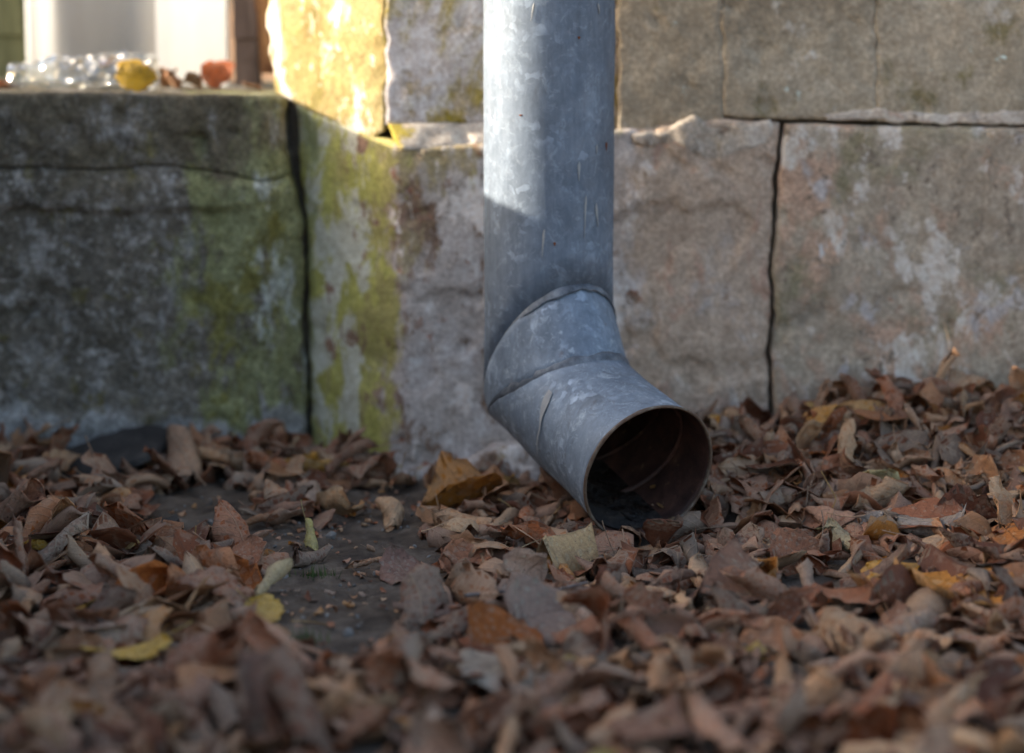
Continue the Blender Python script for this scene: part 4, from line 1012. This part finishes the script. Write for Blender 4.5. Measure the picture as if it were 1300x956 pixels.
stalk([(245, 700), (248, 685), (250, 668)], 0.0007, 0.0005, 'upright brown stalk at the edge of the soil hollow')
gtwig('leaf_stalk', [(370, 785), (395, 790), (415, 793)], 0.0008, 0.0006, m_stalk, 'straw stalk lying on the lower edge of the bare soil', 0.002)
stalk([(1052, 662), (1062, 642), (1050, 622), (1040, 604)], 0.0007, 0.0005, 'curved pale stalk above the small dull green leaf')
stalk([(1225, 590), (1250, 578), (1268, 586), (1276, 600)], 0.0007, 0.0005, 'arched tan stalk near the right edge of the litter')
# pebbles on the soil
t = NT('pebble'); P = t.obj(); m_peb = t.done(t.ramp(t.noise(P, 40, 4), [(0.3, lin(90, 84, 78)), (0.7, lin(150, 146, 140))]), 0.8, 0, t.bump(t.noise(P, 200, 4), .4, .001))
import bmesh
bm = bmesh.new()
for _ in range(200):
    cx, cy, ex, ey = random.choice(PAT); x, y = random.gauss(cx, ex * 0.75), random.gauss(cy, ey * 0.75)
    if y > wall_y(x) - 0.005 or in_pipe(x, y): continue
    r_ = random.uniform(0.0008, 0.0022) if random.random() < 0.93 else random.uniform(0.003, 0.0055)
    m4 = Matrix.Translation((x, y, float(terrain(x, y)) + r_ * 0.4)) @ Euler((random.random() * 6, random.random() * 6, 0)).to_matrix().to_4x4() @ Matrix.Diagonal((r_ * random.uniform(.8, 1.4), r_, r_ * random.uniform(.6, .9), 1))
    bmesh.ops.create_icosphere(bm, subdivisions=1, radius=1.0, matrix=m4)
me = bpy.data.meshes.new('pebbles'); bm.to_mesh(me); bm.free(); me.materials.append(m_peb)
tag(obj('pebbles', me), 'tiny stones and grit scattered over the bare soil', 'gravel', kind='stuff')
# moss and grass wisps
t = NT('moss'); m_moss = t.done(t.ramp(t.noise(t.obj(), 90, 4), [(0.3, (0.03, 0.055, 0.012)), (0.7, (0.10, 0.14, 0.035))]), 0.8)
V, F = [], []
for px, py, n_ in [(640, 690, 60), (612, 668, 40), (404, 722, 50), (395, 800, 40), (640, 668, 24), (1285, 455, 40), (1062, 600, 16)]:
    c = gpt(px, py, 0.01)
    for _ in range(n_):
        x, y = random.gauss(c[0], 0.008), random.gauss(c[1], 0.006)
        if y > wall_y(x): continue
        z = float(terrain(x, y)); h = random.uniform(0.005, 0.014); a = random.uniform(0, 6.28); ln = random.uniform(0, h * .6); w_ = 0.0007
        b = len(V); V += [(x - w_ * math.sin(a), y + w_ * math.cos(a), z), (x + w_ * math.sin(a), y - w_ * math.cos(a), z), (x + ln * math.cos(a), y + ln * math.sin(a), z + h)]; F.append([b, b + 1, b + 2])
tag(obj('moss', mesh('moss', V, F, [m_moss], False)), 'small wisps of moss and grass between leaves and soil', 'moss', kind='stuff')

# ---------------------------------------------------------------- debris inside the pipe mouth
t = NT('wet_dark_leaf'); m_wet = t.done(t.ramp(t.noise(t.obj(), 4, 5), [(0.3, lin(24, 18, 16)), (0.7, lin(52, 38, 30))]), 0.35, 0, t.bump(t.noise(t.obj(), 9, 5), 0.6, 0.05), 0.5)
def mouth_pt(s, a, rad): return Ax + Dd * s + rad * (math.cos(a) * Ee + math.sin(a) * Tt)
for i, (s, a, sz, cn, lab) in enumerate([(0.205, math.pi - 0.15, 0.034, 'dark brown', 'wet dark leaf lying inside the lower lip of the pipe mouth'),
                                       (0.17, math.pi + 0.35, 0.034, 'dark brown', 'dark decayed leaf deeper inside the pipe mouth'),
                                       (0.19, math.pi - 0.75, 0.012, 'amber', 'small amber scrap of leaf stuck inside the pipe'),
                                       (0.215, math.pi - 0.6, 0.010, 'amber', 'tiny yellowish scrap of leaf near the lip inside the pipe')]):
    me, V = BANK['torn' if sz > .02 else 'scrap'][i]; q = mouth_pt(s, a, RP - 0.006 if sz > 0.02 else RP - 0.0035)
    o = obj('fallen_leaf', me); o.location = q; o.scale = (sz, sz, sz * 0.5); o.rotation_euler = (Matrix((Tt, -Dd, Ee)).transposed() @ Matrix.Rotation(i * 1.1, 3, 'Z')).to_euler()
    cc = lin(40, 30, 26) if cn == 'dark brown' else lin(150, 112, 56); o.color = (*cc, 1); tag(o, lab, 'leaf', 'leaves inside the pipe')
    if cn == 'dark brown':
        for sl in o.material_slots: sl.link = 'OBJECT'; sl.material = m_wet

# ---------------------------------------------------------------- litter on the ledge: bottle and leaves
ZT = 0.378
t = NT('clear_plastic'); t.t.nodes.remove(t.b)
tr = t.n('ShaderNodeBsdfTransparent'); tr.inputs[0].default_value = (0.93, 0.95, 0.95, 1)
gl = t.n('ShaderNodeBsdfGlossy'); gl.inputs['Roughness'].default_value = 0.06
df = t.n('ShaderNodeBsdfDiffuse'); df.inputs[0].default_value = (0.75, 0.75, 0.72, 1)
fr = t.n('ShaderNodeLayerWeight'); fr.inputs[0].default_value = 0.35
nb = t.bump(t.voro(t.obj(), 85), 1.0, 0.010); t.l(nb, gl.inputs['Normal']); t.l(nb, fr.inputs['Normal'])
m1 = t.n('ShaderNodeMixShader'); t.l(t.math('ADD', t.math('MULTIPLY', t.math('POWER', fr.outputs['Facing'], 1.4), 0.75), 0.16), m1.inputs[0]); t.l(tr.outputs[0], m1.inputs[1]); t.l(gl.outputs[0], m1.inputs[2])
m2 = t.n('ShaderNodeMixShader'); m2.inputs[0].default_value = 0.05; t.l(m1.outputs[0], m2.inputs[1]); t.l(df.outputs[0], m2.inputs[2]); t.l(m2.outputs[0], t.out.inputs[0])
m_clear = t.m
prof = [(0.0, 0.004), (0.002, 0.016), (0.006, 0.0195), (0.02, 0.020), (0.026, 0.0185), (0.032, 0.020), (0.045, 0.020), (0.05, 0.0185), (0.055, 0.020), (0.068, 0.020), (0.073, 0.0188), (0.078, 0.020), (0.10, 0.0205), (0.112, 0.019), (0.124, 0.014), (0.132, 0.0105), (0.137, 0.0105)]
def lathe(prof, nseg=40, crumple=0.0, seed=0, sub=3):
    p = resample(prof, len(prof) * sub); V = []; F = []
    for s, r_ in p:
        for k in range(nseg):
            a = 2 * math.pi * k / nseg; V.append((-s, r_ * math.cos(a), r_ * math.sin(a)))
    V = np.array(V); d = np.stack([V[:, 0] * 0, V[:, 1], V[:, 2]], -1); d /= np.linalg.norm(d, axis=1)[:, None] + 1e-9
    V = V + d * (crumple * fbm(V, 45, 3, seed))[:, None]
    for i in range(len(p) - 1):
        for k in range(nseg): F.append([i * nseg + k, i * nseg + (k + 1) % nseg, (i + 1) * nseg + (k + 1) % nseg, (i + 1) * nseg + k])
    return V, F
bp = on_plane(np.array([203.0, 96.0]), (0, 0.30, 0), (0, -1, 0))
bot = empty('plastic_bottle', 'crumpled clear plastic bottle lying on top of the stone ledge', 'bottle', (float(bp[0]), 0.30, ZT + 0.0185))
bot.rotation_euler = (0, R(-1.5), R(4))
V, F = lathe(prof, 40, 0.005, 4); obj('bottle_body', mesh('bottle_body', V, F, [m_clear]), bot)
V, F = lathe([(0.136, 0.0105), (0.137, 0.0135), (0.139, 0.0135), (0.140, 0.0105), (0.142, 0.0125), (0.153, 0.0125), (0.155, 0.011), (0.1552, 0.001)], 24, 0.0, 1, 2); obj('bottle_neck', mesh('bottle_neck', V, F, [m_clear]), bot)
def ledge_leaf(px, py, y, wpx, kind, col, label, var, rot, dz=0.0):
    me, V = BANK[kind][var]; x = float(on_plane(np.array([px, py]), (0, y, 0), (0, -1, 0))[0]); sz = wpx * (y - CAM[1]) / FPX * 1.1
    e = Euler(rot); W = (V * sz) @ np.array(e.to_matrix()).T
    o = obj('fallen_leaf', me); o.scale = (sz,) * 3; o.rotation_euler = e; o.location = (x, y, ZT - W[:, 2].min() - 0.001 + dz); o.color = (*col, 1)
    return tag(o, label, 'leaf', 'leaves on the ledge')
ledge_leaf(176, 100, 0.255, 42, 'flat', lin(214, 172, 34, 1.2), 'bright yellow leaf standing before the plastic bottle on the ledge', 1, (R(68), 0.1, 0.2))
ledge_leaf(277, 98, 0.33, 38, 'flat', lin(196, 98, 46, 1.2), 'orange leaf standing on the ledge beside the brown post', 3, (R(58), -0.25, 0.5))
ledge_leaf(222, 98, 0.34, 44, 'crum', lin(140, 92, 56, LK), 'crumpled brown leaf on the ledge right of the bottle', 2, (R(40), 0.3, 1.3))
ledge_leaf(205, 92, 0.37, 40, 'crum', lin(150, 112, 74, LK), 'tan crumpled leaf on the ledge behind the bottle end', 5, (R(50), 0.6, 0.3))
ledge_leaf(240, 103, 0.30, 30, 'torn', lin(150, 110, 80, LK), 'small torn brown leaf on the ledge between bottle and orange leaf', 4, (R(20), 0.3, 2.3))
ledge_leaf(142, 74, 0.36, 26, 'cup', lin(170, 112, 72, LK), 'small tan leaf tip showing above the bottle', 6, (R(75), 0.3, 0.4), 0.022)
ledge_leaf(322, 112, 0.30, 24, 'torn', lin(150, 104, 66, LK), 'small brown leaf scrap on the ledge beside the pier', 2, (R(10), 0.2, 1.1))
ledge_leaf(8, 108, 0.30, 30, 'cup', lin(168, 110, 70, LK), 'tan leaf on the ledge at the left edge of the photo', 8, (R(25), 0.2, 0.2))
